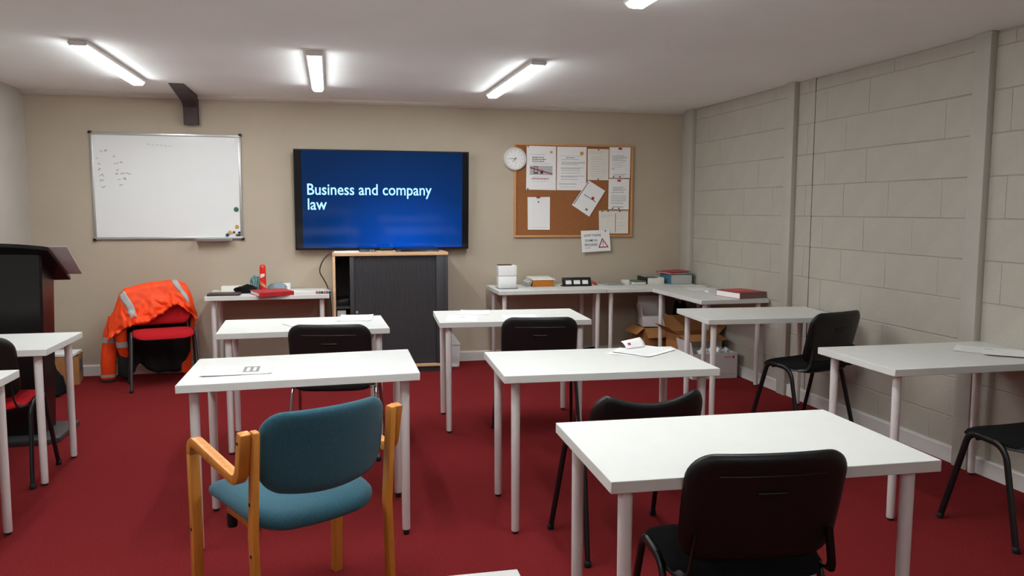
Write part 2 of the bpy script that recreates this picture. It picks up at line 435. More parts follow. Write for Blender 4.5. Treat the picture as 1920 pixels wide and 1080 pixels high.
TB['L1'] = table('white table with blank sheets in front of the dark cabinet', -.174, 5.118, .031)
TB['R1'] = table('white table along the block wall just in front of the corner tables', 2.935, 5.03, -.075)
TB['R2'] = table('white table by the block wall at the right edge with loose sheets on it', 2.988, 3.372, -.01)
TB['E1'] = table('white table in front of the black lectern', -1.938, 4.754, -.006)
TB['E2'] = table('white table cut off by the left edge, in front of the red-seated chair', -1.879, 3.611, -.005)
TB['N'] = table('white table at the bottom edge with only its corner showing', -.15, 1.195, -.005)
TB['B1'] = table('white table against the back wall holding the red spray can', -.532, 7.171, .012)
TB['B2'] = table('white table against the back wall below the cork board', 1.934, 7.122, 0)
TB['B3'] = table('white table in the far corner with books stacked on it', 2.938, 7.122, 0)
TB['B4'] = table('white table set lengthways along the block wall with a red binder on it', 3.175, 6.315, .0, .6, 1.0)

# ------------------------------------------------------------------ stacking chairs
def iso_chair(label, loc, rz, cover, frame, shell=None, low=False, group='stacking chairs', cat='chair', name='stacking_chair'):
    t = thing(name, label, cat, loc, rz, group)
    shell = shell or BLACKP
    # side frames: front leg, rail and rear leg in one bent tube; each leg a piece of its own
    for s in (-1, 1):
        pts = fillet([(s*.262, .205, .012), (s*.240, .088, .447), (s*.238, -.100, .436), (s*.262, -.205, .012)], [.045, .075], 8)
        n = len(pts); cut1 = 6; cut2 = n - 6
        k1 = next(i for i, p in enumerate(pts) if p.y < .06); k2 = next(i for i, p in enumerate(pts) if p.y < -.03)
        for seg, nm in ((pts[:k1+1], 'front_leg'), (pts[k1:k2+1], 'side_rail'), (pts[k2:], 'rear_leg')):
            o = part(MB().tube(seg, .0105, 12, ry=.0155), nm, frame, t, smooth=.8)
            if nm != 'side_rail':
                p = pts[0] if nm == 'front_leg' else pts[-1]
                part(MB().lathe([(.013, 0), (.0155, .003), (.0155, .022), (.012, .026)], 12, (p.x, p.y, 0)), 'foot', RUBBER, o, smooth=.8)
    for y, z in ((.05, .428), (-.07, .420)):
        part(MB().tube([(-.237, y, z), (.237, y, z)], .0095, 10), 'crossbar', frame, t, smooth=.8)
    # seat: plastic pan below, upholstered pad above
    out = rrect(.462, .375, .085, 8)
    def seatfn(x, y, h):
        z = .428 + h + .006 * (x / .23) ** 2 - .026 * max(0, (y - .07) / .12) ** 2 - .012 * max(0, -(y + .02) / .18)
        return V(x, y - .012, z)
    part(MB().pad(out, [(.2, .042, .0), (.6, .040, .0), (.85, .034, .0), (.95, .026, .002), (1.0, .012, .006)], seatfn), 'seat', cover, t, smooth=1.2)
    part(MB().pad(out, [(.3, .0, -.012), (.8, .0, -.012), (.93, .0, -.008), (.985, .006, .0)], seatfn), 'seat_pan', BLACKP, t, smooth=1.2)
    # backrest: plastic shell behind, pad in front
    if not low:
        hb, zb, zc = .33, .485, .647
        outb = rrect(.465, hb, .075, 9)
        def backfn(x, y, h):   # h positive to the front
            zz = zc + y; lean = -.290 + (.812 - zz) * .26
            return V(x * (1 - .05 * (y < 0) * (-y / hb)), lean + h + .030 * (x / .235) ** 2, zz)
    else:
        hb, zc = .25, .560
        outb = rrect(.515, hb, .07, 9)
        def backfn(x, y, h):
            zz = zc + y + (.052 * ((x / .2) ** 2 if abs(x) < .2 else 1 - ((abs(x) - .2) / .05) ** 2 * .1) - .012) * max(0, y / hb + .3)
            return V(x, -.265 + (.68 - zz) * .2 + h + .040 * (x / .24) ** 2, zz)
    part(MB().pad(outb, [(.3, .030, .004), (.7, .029, .004), (.88, .025, .004), (.96, .018, .004), (1.0, .009, .004)], backfn), 'backrest_pad', cover, t, smooth=1.2)
    sh = part(MB().pad(outb, [(.3, .004, -.014), (.75, .004, -.014), (.9, .004, -.012), (.965, .006, -.006), (1.0, .010, .002)], backfn), 'backrest_shell', shell, t, smooth=1.2)
    if not low:
        b = MB(); pth = [backfn(x, .052, -.0165) for x in [-.042 + .012 * i for i in range(8)]]
        b.tube(pth, .0045, 8); part(b, 'hand_grip', BLACKP, sh, smooth=.8)
        for x in (-.022, .0, .022):
            p = backfn(x, .036, -.015); part(MB().lathe([(.0035, -.003), (.0035, .001), (.001, .002)], 10, p, 'y'), 'stud', BLACKP, sh, smooth=.8)
        pth = [backfn(x, .103, -.0145) for x in [-.15 + .03 * i for i in range(11)]]
        part(MB().tube(pth, .0022, 6), 'moulded_ridge', BLACKP, sh, smooth=.8)
    for s in (-1, 1):
        p0 = V(s*.224, -.085, .428); p1 = V(s*.212, -.225, .44); p2 = backfn(s*.195, -.07, -.019)
        part(MB().tube(fillet([p0, p1, p2], .05), .005, 8, ry=.014, up=V(0, 1, 0)), 'back_support', frame, t, smooth=.8)
    return t
iso_chair('black stacking chair nearest the camera, at the right foreground table', (1.163, 2.130, 0), R_(-5), BLACKF, BLACKM)
iso_chair('black chair with a low dipped backrest behind the right foreground table', (1.235, 3.205, 0), R_(6), BLACKV, BLACKM, shell=BLACKV, low=True)
iso_chair('black stacking chair at the table with three sheets', (1.257, 4.845, 0), R_(-9), BLACKF, BLACKM)
iso_chair('black stacking chair with chrome legs at the table before the dark cabinet', (.016, 4.795, 0), R_(-9), BLACKF, CHROME)
iso_chair('black stacking chair standing by the block wall between two tables', (3.075, 4.695, 0), R_(17), BLACKF, BLACKM)
iso_chair('black stacking chair cut off by the right edge of the picture', (3.072, 2.92, 0), R_(3), BLACKF, BLACKM)
iso_chair('red-seated stacking chair with black frame at the left edge', (-1.805, 4.668, 0), R_(0), REDF, BLACKM)
JX, JY, JR = -1.369, 6.956, R_(195)
iso_chair('red stacking chair by the back wall with an orange jacket over it', (JX, JY, 0), JR, REDF, GREYM)

# ------------------------------------------------------------------ teal armchair
def armchair(loc, rz):
    t = thing('armchair', 'teal upholstered armchair with honey-coloured bent wood arms in the foreground', 'armchair', loc, rz)
    for s in (-1, 1):
        x = s * .268
        # rear leg and upright: raked plank
        prof = [(-.235, 0), (-.195, 0), (-.172, .42), (-.205, .765), (-.212, .772), (-.238, .770), (-.242, .762), (-.212, .42)]
        part(MB().prism(prof, x - s*.030, x - s*.008, 'x'), 'rear_leg', WOOD, t, bevel=.004)
        # front leg bent into the armrest and up beside the upright
        c = fillet([(x, .235, 0), (x, .222, .30), (x, .232, .655), (x, -.178, .600), (x, -.214, .768)], [.02, .055, .05], 7)
        for k, (seg, nm) in enumerate(((c[:10], 'front_leg'), (c[9:], 'armrest'))):
            b = MB(); q = []
            for i, p in enumerate(seg):
                tt = (seg[min(i+1, len(seg)-1)] - seg[max(i-1, 0)]).normalized(); nn = V(0, -tt.z, tt.y) * .0165
                q.append((p + nn, p - nn))
            o0 = 0; vs = []
            for a, d in q:
                vs += [a + V(-.006 if s < 0 else -.0, 0, 0), d + V(-.006 if s < 0 else 0, 0, 0)]
            fs = []; n = len(q)
            wv = [v + V(-.008, 0, 0) for v in vs] + [v + V(.028, 0, 0) for v in vs] if s > 0 else [v + V(-.022, 0, 0) for v in vs] + [v + V(.014, 0, 0) for v in vs]
            m = 2 * n
            for i in range(n - 1):
                a = 2 * i
                fs += [(a, a+1, a+3, a+2), (m+a, m+a+2, m+a+3, m+a+1), (a, a+2, m+a+2, m+a), (a+1, m+a+1, m+a+3, a+3)]
            fs += [(0, m, m+1, 1), (m-2, m-1, 2*m-1, 2*m-2)]
            part(b.add(wv, fs), nm, WOOD, t, bevel=.004)
        for (y, z, dx) in ((-.203, .735, .0285), (-.196, .53, -.0075), (.223, .33, .0285), (-.196, .36, -.0075)):
            part(MB().lathe([(.006, 0), (.006, .001), (.003, .0015)] if s > 0 else [(.006, 0), (.006, -.001), (.003, -.0015)], 10, (x + s*dx, y, z), 'x'), 'bolt', RUBBER, t)
        part(MB().box((x - s*.085, -.11, .396), (x - s*.063, .12, .422)), 'side_rail', WOOD, t, bevel=.003)
    part(MB().box((-.200, .12, .396), (.200, .142, .422)), 'front_rail', WOOD, t, bevel=.003)
    for s in (-1, 1): part(MB().lathe([(.016, .345), (.018, .349), (.018, .39), (.012, .395)], 12, (s*.19, .12, 0)), 'seat_mount', RUBBER, t, smooth=.8)
    out = rrect(.475, .46, .10, 9)
    def sf(x, y, h):
        return V(x * (1 + .06 * (y / .23)), y + .03, .416 + h + .022 * (x / .24) ** 2 + .018 * (y / .23) - .035 * max(0, (y - .12) / .11) ** 2)
    part(MB().pad(out, [(.2, .070, .0), (.6, .068, .0), (.85, .060, .0), (.95, .050, .004), (.99, .037, .012), (1, .026, .02)], sf), 'seat', TEAL, t, smooth=1.3)
    hb = .255
    out = []
    for x, y in rrect(.455, hb, .07, 9):
        if y < 0: y -= .035 * (1 - (x / .23) ** 2); 
        out.append((x, y))
    def bf(x, y, h):
        zz = .690 + y; return V(x, -.175 - (zz - .45) * .14 + h - .055 * (1 - (x / .23) ** 2), zz)
    part(MB().pad(out, [(.3, .044, -.004), (.7, .042, -.004), (.88, .037, -.002), (.96, .030, .004), (1, .02, .012)], bf), 'backrest', TEAL, t, smooth=1.3)
    return t
armchair((-.135, 2.83, 0), R_(29))

# ------------------------------------------------------------------ hi-vis jacket on the red chair
def interp(tab, x):
    if x <= tab[0][0]: return tab[0][1]
    for (a, b), (c, d) in zip(tab, tab[1:]):
        if x <= c: u = (x - a) / (c - a); u = u * u * (3 - 2 * u) * .5 + u * .5; return b + (d - b) * u
    return tab[-1][1]
def jacket():
    t = thing('hi_vis_jacket', 'orange high visibility jacket with grey reflective bands over the red chair', 'jacket', (-1.445, 7.225, 0), R_(15))
    top = [(-.40, .50), (-.36, .60), (-.33, .68), (-.29, .755), (-.24, .797), (-.19, .815), (-.04, .836), (.10, .842), (.165, .840), (.22, .818), (.25, .72), (.285, .57)]
    hem = [(-.40, .36), (-.34, .42), (-.28, .47), (-.20, .50), (-.10, .51), (0, .575), (.08, .645), (.12, .650), (.17, .62), (.22, .57), (.285, .50)]
    rear = [(-.40, .30), (-.33, .18), (-.25, .16), (-.1, .16), (.1, .16), (.2, .18), (.285, .35)]
    def surf(u, v, off=0):
        x = -.40 + .685 * u
        zt, zh, zr = interp(top, x), interp(hem, x), interp(rear, x)
        side = max(0, 1 - ((x + .04) / .34) ** 2) ** .5
        if v < .45:
            k = v / .45; z = zr + (zt - .03 - zr) * k; y = .085 - .03 * k
            y = y * (.35 + .65 * side)
        elif v < .6:
            k = (v - .45) / .15; a = math.pi * k; z = zt - .03 * (1 - math.sin(a)); y = (.055 * math.cos(a)) * (.3 + .7 * side) - .008
            if k > .5: y -= .012 * (k - .5)
        else:
            k = (v - .6) / .4; z = zt - .03 + (zh - zt + .03) * k; y = -.055 * (.3 + .7 * side) - .016 - .31 * (zt - z) * (.35 + .65 * side)
        n = mnoise.noise(V(x * 9, z * 9, y * 6)) * .014 + mnoise.noise(V(x * 22, z * 22, 3)) * .006
        if v > .72: n += (v - .72) * .085 * math.sin(x * 75 + 6 * mnoise.noise(V(x * 12, 1, z * 12)))
        ny = -1 if v > .52 else 1
        return V(x + (.02 * mnoise.noise(V(z * 7, 2, x * 3))), y + ny * (n + off), z + (n * .5 + off if .44 < v < .62 else 0))
    b = MB().grid(lambda u, v: surf(u, v), 64, 60)
    body = part(b, 'shell', ORANGE, t, smooth=2.5)
    md = body.modifiers.new('thick', 'SOLIDIFY'); md.thickness = .006; md.offset = 0
    def band(p0, p1, wd, name='reflective_band'):
        n = 16
        def fn(u, v):
            uu = p0[0] + (p1[0] - p0[0]) * u + (v - .5) * wd; vv = p0[1] + (p1[1] - p0[1]) * u; return surf(uu, vv, .0065)
        o = part(MB().grid(fn, n, 4), name, REFL, body, smooth=2.5); m2 = o.modifiers.new('thick', 'SOLIDIFY'); m2.thickness = .002
    band((.165, .56), (.30, .92), .075); band((.755, .50), (.905, .84), .075)
    # gathered hem cuff bulging at the middle of the front
    b = MB(); pts = []
    for i in range(26):
        u = .30 + .45 * i / 25; p = surf(u, .97); pts.append(p + V(0, -.010, .006 * math.sin(i * 2.3)))
    b.tube(pts, [.013 + .006 * abs(math.sin(i * 1.7)) for i in range(26)], 8); part(b, 'gathered_hem', ORANGE, body, smooth=2.5)
    # sleeve hanging to the floor and its shorter fold
    def sleeve(pts, rs, nm, bands):
        b = MB(); n = 18; path = [Vector(p) for p in pts]; fine = []
        for i in range(len(path) - 1):
            for k in range(10): fine.append((path[i].lerp(path[i+1], k / 10), rs[i] + (rs[i+1] - rs[i]) * k / 10))
        fine.append((path[-1], rs[-1]))
        def ringp(i, j, off=0):
            p, r = fine[i]; th = 2 * math.pi * j / n
            r = r * (1 + .10 * mnoise.noise(V(math.cos(th) * 1.5, math.sin(th) * 1.5, p.z * 16))) + off
            return p + V(math.cos(th) * r, math.sin(th) * r * .62, .0)
        m = len(fine)
        vs = [ringp(i, j) for i in range(m) for j in range(n)]
        fs = [(i*n+j, i*n+(j+1) % n, (i+1)*n+(j+1) % n, (i+1)*n+j) for i in range(m-1) for j in range(n)]
        o = part(MB().add(vs, fs + [list(range((m-1)*n, m*n))]), nm, ORANGE, t, smooth=2.5)
        for a, c in bands:
            idx = [i for i in range(m) if c <= fine[i][0].z <= a]
            vs = [ringp(i, j, .003) for i in idx for j in range(n)]
            fs = [(i*n+j, i*n+(j+1) % n, (i+1)*n+(j+1) % n, (i+1)*n+j) for i in range(len(idx)-1) for j in range(n)]
            part(MB().add(vs, fs), 'reflective_band', REFL, o, smooth=2.5)
        return o
    sl = sleeve([(-.345, .02, .56), (-.375, .03, .42), (-.40, .05, .26), (-.41, .075, .015)], [.05, .062, .062, .056], 'sleeve', [(.40, .335), (.085, .03)])
    part(MB().lathe([(.05, 0), (.055, .004), (.052, .018)], 18, (-.41, .075, 0)), 'cuff', LINING, sl, smooth=1)
    sleeve([(-.295, -.045, .53), (-.305, -.05, .42), (-.30, -.03, .30), (-.285, .0, .20)], [.035, .046, .042, .03], 'side_flap', [(.355, .30)])
    # black lining hanging below, seen under the seat
    low = [(-.34, .06), (-.27, .02), (-.22, .07), (-.17, .14), (-.10, .075), (-.02, .045), (.1, .04), (.2, .06), (.24, .12)]
    def lin_f(u, v):
        x = -.34 + .58 * u; zb = interp(low, x); zt = min(.70, interp(top, x) - .08); z = zb + (zt - zb) * v
        return V(x, .04 - .02 * v + .022 * math.sin(x * 30 + z * 5) + .015 * mnoise.noise(V(x * 8, z * 8, 5)) - (.06 if x < -.2 else 0) * (1 - v), z)
    o = part(MB().grid(lin_f, 40, 24), 'lining', LINING, t, smooth=2.5); m2 = o.modifiers.new('thick', 'SOLIDIFY'); m2.thickness = .012
    b = MB().grid(lambda u, v: V(.13 + .10 * u + .02 * v, .035 - .05 * u, .035 + (.04 + .17 * u) * v + .01 * math.sin(9 * u)), 8, 8)
    o = part(b, 'orange_corner', ORANGE, t, smooth=2.5); m2 = o.modifiers.new('thick', 'SOLIDIFY'); m2.thickness = .006
jacket()

# ------------------------------------------------------------------ lectern
lt = thing('lectern', 'black lectern with a sloping top and grey base plate at the left edge', 'lectern', (-2.03, 5.53, 0), 0, None, True)
b = MB().prism([(-2.37, 5.30), (-1.735, 5.30), (-1.68, 5.355), (-1.68, 5.76), (-2.37, 5.76)], 0, .035, 'z'); part(b, 'base_plate', LBASE, lt, bevel=.005)
b = MB().hexa([V(-2.26, 5.43, .035), V(-1.80, 5.43, .035), V(-1.79, 5.45, .035), V(-2.27, 5.45, .035), V(-2.30, 5.41, 1.175), V(-1.762, 5.41, 1.175), V(-1.752, 5.43, 1.165), V(-2.31, 5.43, 1.165)])
part(b, 'front_panel', LECT, lt)
for s, xa, xb in ((1, -1.80, -1.762), (-1, -2.26, -2.30)):
    b = MB().hexa([V(xa - s*.018, 5.45, .035), V(xa, 5.45, .035), V(xa, 5.67, .035), V(xa - s*.018, 5.67, .035), V(xb - s*.018, 5.43, 1.165), V(xb, 5.43, 1.165), V(xb, 5.66, 1.035), V(xb - s*.018, 5.66, 1.035)])
    part(b, 'side_panel', LECT, lt)
b = MB().box((-2.27, 5.45, .55), (-1.81, 5.66, .57)); part(b, 'shelf', LECT, lt)
def bf(u, v, h):
    x = -2.37 + .68 * u; bow = .028 * (1 - ((u - .5) / .5) ** 2)
    return V(x, 5.345 - bow + (.405 + bow) * v, 1.222 + .025 * (1 - ((u - .5) / .5) ** 2) * (1 - v) - .214 * v + h)
b = MB(); n = 16
vs = []; fs = []
for h in (0, -.022):
    for i in range(n + 1):
        for j in (0, 1): vs.append(bf(i / n, j, h))
m = 2 * (n + 1)
for i in range(n):
    a = 2 * i
    fs += [(a, a+1, a+3, a+2), (m+a, m+a+2, m+a+3, m+a+1), (a, a+2, m+a+2, m+a), (a+1, m+a+1, m+a+3, a+3)]
fs += [(0, m, m+1, 1), (m-2, m-1, 2*m-1, 2*m-2)]
part(b.add(vs, fs), 'reading_board', LECT, lt)
part(MB().box((-2.35, 5.735, 1.004), (-1.71, 5.755, 1.035)), 'book_stop', LECT, lt, bevel=.003)
def sheetp(x, y, h=0): return V(x, y, 1.226 - .528 * (y - 5.345) + h)
b = MB().hexa([sheetp(-1.90, 5.355), sheetp(-1.585, 5.355), sheetp(-1.612, 5.725), sheetp(-1.92, 5.725), sheetp(-1.90, 5.355, .004), sheetp(-1.585, 5.355, .004), sheetp(-1.612, 5.725, .004), sheetp(-1.92, 5.725, .004)])
single(b, 'document_wallet', SMOKE, 'glossy wallet sticking out past the sloping lectern top', 'wallet')

# ------------------------------------------------------------------ television
tv = thing('television', 'large wall television showing a blue slide with pale title', 'television', (.47, 7.44, 1.088), 0, None, True)
part(MB().box((-.318, 7.41, 1.088), (1.258, 7.455, 1.99)), 'casing', TVB, tv, bevel=.004)
b = MB()
b.box((-.318, 7.402, 1.088), (1.258, 7.411, 1.106)); b.box((-.318, 7.402, 1.979), (1.258, 7.411, 1.99))
b.box((-.318, 7.402, 1.106), (-.309, 7.411, 1.979)); b.box((1.249, 7.402, 1.106), (1.258, 7.411, 1.979)); part(b, 'bezel', TVB, tv)
part(MB().box((-.25, 7.4065, 1.106), (1.197, 7.4105, 1.979)), 'screen', SCREEN, tv)
for a, c in ((-.309, -.25), (1.197, 1.249)): part(MB().box((a, 7.4065, 1.106), (c, 7.4105, 1.979)), 'dark_side_bar', TVBAR, tv)
RX = Matrix.Rotation(math.pi / 2, 4, 'X')
b = MB(); fit_text(b, 'Business and company', Matrix.Translation((-.204, 7.4055, 1.553)) @ RX, width=1.115, height=.132); part(b, 'slide_title', TVTEXT, tv)
b = MB(); fit_text(b, 'law', Matrix.Translation((-.202, 7.4055, 1.451)) @ RX, width=.166, height=.102); part(b, 'slide_title', TVTEXT, tv)
part(MB().box((.25, 7.455, 1.25), (.7, 7.468, 1.75)), 'wall_mount', BLACKM, tv)
part(MB().box((.43, 7.401, 1.091), (.50, 7.4022, 1.099)), 'maker_mark', ALU, tv)
tv.rotation_euler = (R_(3.2), 0, 0)

# ------------------------------------------------------------------ whiteboard and magnets
wb = thing('whiteboard', 'whiteboard with an aluminium frame and faint handwriting on its left', 'whiteboard', (-1.38, 7.475, 1.188), 0, None, True)
X0, X1, ZA, ZB = -1.99, -.772, 1.188, 2.104
part(MB().box((X0 + .012, 7.468, ZA + .012), (X1 - .012, 7.484, ZB - .012)), 'board', WBOARD, wb)
for a, c in (((X0, ZA), (X1, ZA + .022)), ((X0, ZB - .022), (X1, ZB)), ((X0, ZA + .022), (X0 + .02, ZB - .022)), ((X1 - .02, ZA + .022), (X1, ZB - .022))):
    part(MB().box((a[0], 7.462, a[1]), (c[0], 7.485, c[1])), 'frame_rail', ALU, wb, bevel=.003)
for x in (X0, X1):
    for z in (ZA, ZB):
        part(MB().box((x - .012 if x < -1.5 else x - .014, 7.459, z - .012), (x + .014 if x < -1.5 else x + .012, 7.4845, z + .012)), 'corner_cap', BLACKP, wb, bevel=.005)
part(MB().prism([(7.485, ZA - .004), (7.40, ZA - .016), (7.395, ZA + .004), (7.402, ZA + .004), (7.41, ZA - .008), (7.485, ZA + .006)], -1.168, -.864, 'x'), 'pen_tray', ALU, wb)
b = MB()
def stroke(px, py, n, amp):
    x = -1.988 + (px / 9 + 160 - 168) * (1.212 / 281); z = 2.096 - (py / 9 + 240 - 249) * (.907 / 200)
    p = V(x - amp, 7.4674, z + random.uniform(-amp, amp) * .5)
    for k in range(n):
        q = V(p.x + amp * 2 / n * random.uniform(.4, 1.3), 7.4674, z + random.uniform(-1, 1) * amp * .8)
        d = (q - p).normalized(); nn = V(-d.z, 0, d.x) * .0022
        b.add([p + nn, p - nn, q - nn, q + nn], [(0, 1, 2, 3)]); p = q
for px, py, n, a in [(250,385,3,.014),(322,375,3,.013),(185,495,3,.014),(205,600,3,.012),(210,690,4,.012),(235,785,4,.018),(240,880,4,.018),(260,985,4,.017),
    (465,585,2,.01),(512,580,2,.008),(575,560,4,.013),(500,690,3,.012),(490,765,3,.013),(570,755,2,.012),(610,750,3,.012),(680,750,4,.016),(520,855,3,.01),(620,848,4,.016),(548,960,3,.012),(455,470,2,.01)]: stroke(px, py, n, a)
part(b, 'handwriting', mat('worn_marker', '#8a8b8e', .8, var=.2, scale=90), wb)
b = MB()
for i in range(6):
    x = -1.54 + .035 * i; z = 2.0 + random.uniform(-.01, .01); b.add([V(x, 7.4674, z), V(x + .02, 7.4674, z), V(x + .02, 7.4674, z + .012), V(x, 7.4674, z + .012)], [(0, 1, 2, 3)])
part(b, 'wiped_marks', mat('wiped_marker', '#d3d5d4', .8), wb)
part(MB().box((-.90, 7.467, 2.03), (-.82, 7.468, 2.075)), 'sticker', PAPER, wb)
for x, z, r, c, lab in [(-.823, 1.451, .021, '#2c6a4e', 'green round magnet alone on the right of the whiteboard'), (-.820, 1.299, .016, '#d3a743', 'yellow round magnet, upper one of two, on the whiteboard'),
        (-.881, 1.247, .016, '#d3a743', 'yellow round magnet, lower one, next to the blue magnet'), (-.904, 1.223, .015, '#1f3a6c', 'navy blue round magnet near the pen tray'),
        (-.847, 1.248, .0105, '#7a2f3a', 'small dark red magnet in the whiteboard corner'), (-.803, 1.245, .0105, '#171c24', 'small black magnet in the whiteboard corner'),
        (-.822, 1.223, .0105, '#2a4f40', 'small dark green magnet, left of a pair at the whiteboard corner'), (-.803, 1.223, .0095, '#1c3a31', 'tiny dark green magnet touching the board corner frame')]:
    m = mat('magnet_' + c[1:], c, .35, var=.05)
    single(MB().lathe([(r, 7.4675), (r, 7.460), (r * .85, 7.456), (r * .4, 7.4555)], 18, (x, 0, z), 'y'), 'magnet', m, lab, 'magnet', 'magnets on the whiteboard', smooth=.8)

# ------------------------------------------------------------------ cork board with its papers
cb = thing('cork_board', 'cork notice board with an oak frame covered in white sheets', 'notice board', (2.315, 7.475, 1.19), 0, None, True)
X0, X1, ZA, ZB = 1.714, 2.922, 1.188, 2.088
part(MB().box((X0 + .015, 7.472, ZA + .015), (X1 - .015, 7.4845, ZB - .015)), 'cork_panel', CORK, cb)
for a, c in (((X0, ZA), (X1, ZA + .02)), ((X0, ZB - .02), (X1, ZB)), ((X0, ZA + .02), (X0 + .02, ZB - .02)), ((X1 - .02, ZA + .02), (X1, ZB - .02))):
    part(MB().box((a[0], 7.460, a[1]), (c[0], 7.485, c[1])), 'frame_rail', OAK, cb, bevel=.003)
def pinned(label, quad, lines, y=7.468, pins=(), extra=None, m=None, name='pinned_sheet', cat='paper'):
    """quad: tl, tr, br, bl in (x, z)"""
    cx = sum(q[0] for q in quad) / 4; cz = min(q[1] for q in quad)
    t = thing(name, label, cat, (cx, y, cz), 0, 'papers on the cork board', True)
    b = MB(); f = [V(q[0], y - .0012, q[1]) for q in quad]; k = [V(q[0], y + .0012, q[1]) for q in quad]
    part(b.add(f + k, [(0, 1, 2, 3), (7, 6, 5, 4), (0, 4, 5, 1), (1, 5, 6, 2), (2, 6, 7, 3), (3, 7, 4, 0)]), 'sheet', m or PAPER, t)
    def P(u, v, d=.0018):
        a = Vector(quad[0]).lerp(Vector(quad[1]), u); c = Vector(quad[3]).lerp(Vector(quad[2]), u); q = a.lerp(c, v); return V(q.x, y - d, q.y)
    for mm, ls in lines:
        b = MB()
        for u0, u1, v0, v1 in ls: b.add([P(u0, v0), P(u1, v0), P(u1, v1), P(u0, v1)], [(0, 1, 2, 3)])
        part(b, 'print', mm, t)
    for u, v, kind in pins:
        p = P(u, v)
        if kind == 'clip': part(MB().box((p.x - .018, y - .009, p.z - .008), (p.x + .018, y - .001, p.z + .010)), 'clip', INKR, t, bevel=.003)
        else: part(MB().lathe([(.005, y - .001), (.004, y - .008), (.007, y - .010), (.006, y - .012)], 10, (p.x, 0, p.z), 'y'), 'push_pin', INKD, t, smooth=.8)
    if extra: extra(P, t)
    return t
def para(u0, u1, v0, v1, n, th=.008, words=True):
    out = []
    for i in range(n):
        v = v0 + (v1 - v0) * i / max(1, n - 1); u = u0; end = u1 - (random.uniform(.05, .35) * (u1 - u0) if (i == n - 1 or random.random() < .25) else 0)
        while u < end:
            w_ = random.uniform(.03, .10); out.append((u, min(u + w_, end), v, v + th)); u += w_ + .012
    return out
def poster(P, t):
    b = MB()
    for (u0, v0), (u1, v1) in (((.12, .48), (.88, .62)),):
        d = V(u1 - u0, v1 - v0, 0); b.add([P(u0, v0, .0026), P(u1, v1, .0026), P(u1, v1 + .025, .0026), P(u0, v0 + .03, .0026)], [(0, 1, 2, 3)])
    part(b, 'red_strike', INKR, t)
    b = MB()
    for u0, u1, v0, v1 in ((.25, .27, .47, .62), (.37, .39, .47, .62), (.25, .39, .465, .48), (.25, .39, .60, .63), (.47, .56, .58, .63), (.47, .49, .54, .6), (.54, .56, .54, .6)):
        b.add([P(u0, v0, .0022), P(u1, v0, .0022), P(u1, v1, .0022), P(u0, v1, .0022)], [(0, 1, 2, 3)])
    part(b, 'device_pictures', INKD, t)
pinned('exam poster with a red stripe across grey device pictures', [(1.838, 2.064), (2.129, 2.062), (2.130, 1.643), (1.833, 1.647)],
       [(INKL, [(.12, .88, .45, .66)] + para(.2, .82, .385, .41, 2)), (INKD, para(.19, .66, .25, .34, 3, .016)), (INK, para(.12, .8, .19, .19, 1, .005)), (INKR, para(.18, .84, .735, .75, 1, .016)), (INKL, para(.2, .84, .70, .80, 3)), (INKO, [(.80, .88, .11, .16)])],
       pins=((.04, .02, 'pin'), (.05, .98, 'pin')), extra=poster)
pinned('exam notice with an amber square in its top right corner and paragraphs', [(2.140, 2.061), (2.439, 2.062), (2.436, 1.644), (2.138, 1.644)],
       [(INKO, [(.78, .89, .11, .19)]), (INKD, para(.30, .72, .245, .245, 1, .012)), (INK, para(.15, .9, .29, .29, 1) + para(.15, .95, .35, .40, 3) + para(.14, .9, .48, .50, 2) + para(.14, .8, .54, .6, 2) + para(.14, .94, .67, .69, 2) + para(.14, .85, .745, .745, 1) + para(.08, .92, .85, .85, 1, .012)), (INKL, para(.1, .9, .205, .205, 1) + para(.1, .8, .92, .92, 1))])
pinned('narrow sheet of faint text left of the red-clipped sheets', [(2.450, 2.046), (2.666, 2.045), (2.665, 1.744), (2.451, 1.745)],
       [(INKL, para(.15, .85, .08, .14, 2) + para(.15, .85, .26, .86, 9, .012))], pins=((.5, .03, 'pin'), (.5, .97, 'pin')), m=PAPER2)
pinned('text sheet with a red clip in the top right corner of the cork board', [(2.674, 2.066), (2.893, 2.067), (2.891, 1.768), (2.673, 1.768)],
       [(INK, para(.13, .85, .27, .42, 5, .012) + para(.12, .3, .70, .71, 1, .02) + para(.2, .8, .88, .93, 2, .012)), (INKL, para(.13, .8, .48, .65, 4, .012))], pins=((.5, .05, 'clip'), (.5, .97, 'pin'), (.2, .97, 'pin')))
pinned('text sheet with a red clip on the right side, lower of the two', [(2.670, 1.760), (2.884, 1.757), (2.883, 1.458), (2.669, 1.460)],
       [(INK, para(.2, .85, .27, .38, 4, .012) + para(.13, .85, .44, .46, 1, .014) + para(.13, .85, .54, .80, 6, .012) + para(.2, .8, .90, .93, 2, .012))], pins=((.5, .06, 'clip'), (.5, .97, 'pin'), (.2, .97, 'pin')))
def booklet(P, t):
    b = MB(); b.add([P(.58, .40, .0022), P(.70, .37, .0022), P(.76, .45, .0022), P(.64, .49, .0022)], [(0, 1, 2, 3)]); part(b, 'red_emblem', INKR, t)
pinned('white booklet pinned at a slant in the middle of the cork board', [(2.460, 1.742), (2.633, 1.640), (2.472, 1.387), (2.293, 1.501)],
       [(INK, [(.03, .07, .04, .94)]), (INKD, [(.2, .88, .47, .49)]), (INK, [(.64, .76, .82, .89)])], y=7.463, extra=booklet)
pinned('blank sheets in a clear sleeve at the lower left of the board', [(1.848, 1.575), (2.072, 1.578), (2.072, 1.260), (1.852, 1.262)],
       [(INKL, [(.27, .275, .2, .9), (.06, .94, .93, .935)])], pins=((.47, .15, 'pin'), (.47, .01, 'clip')))
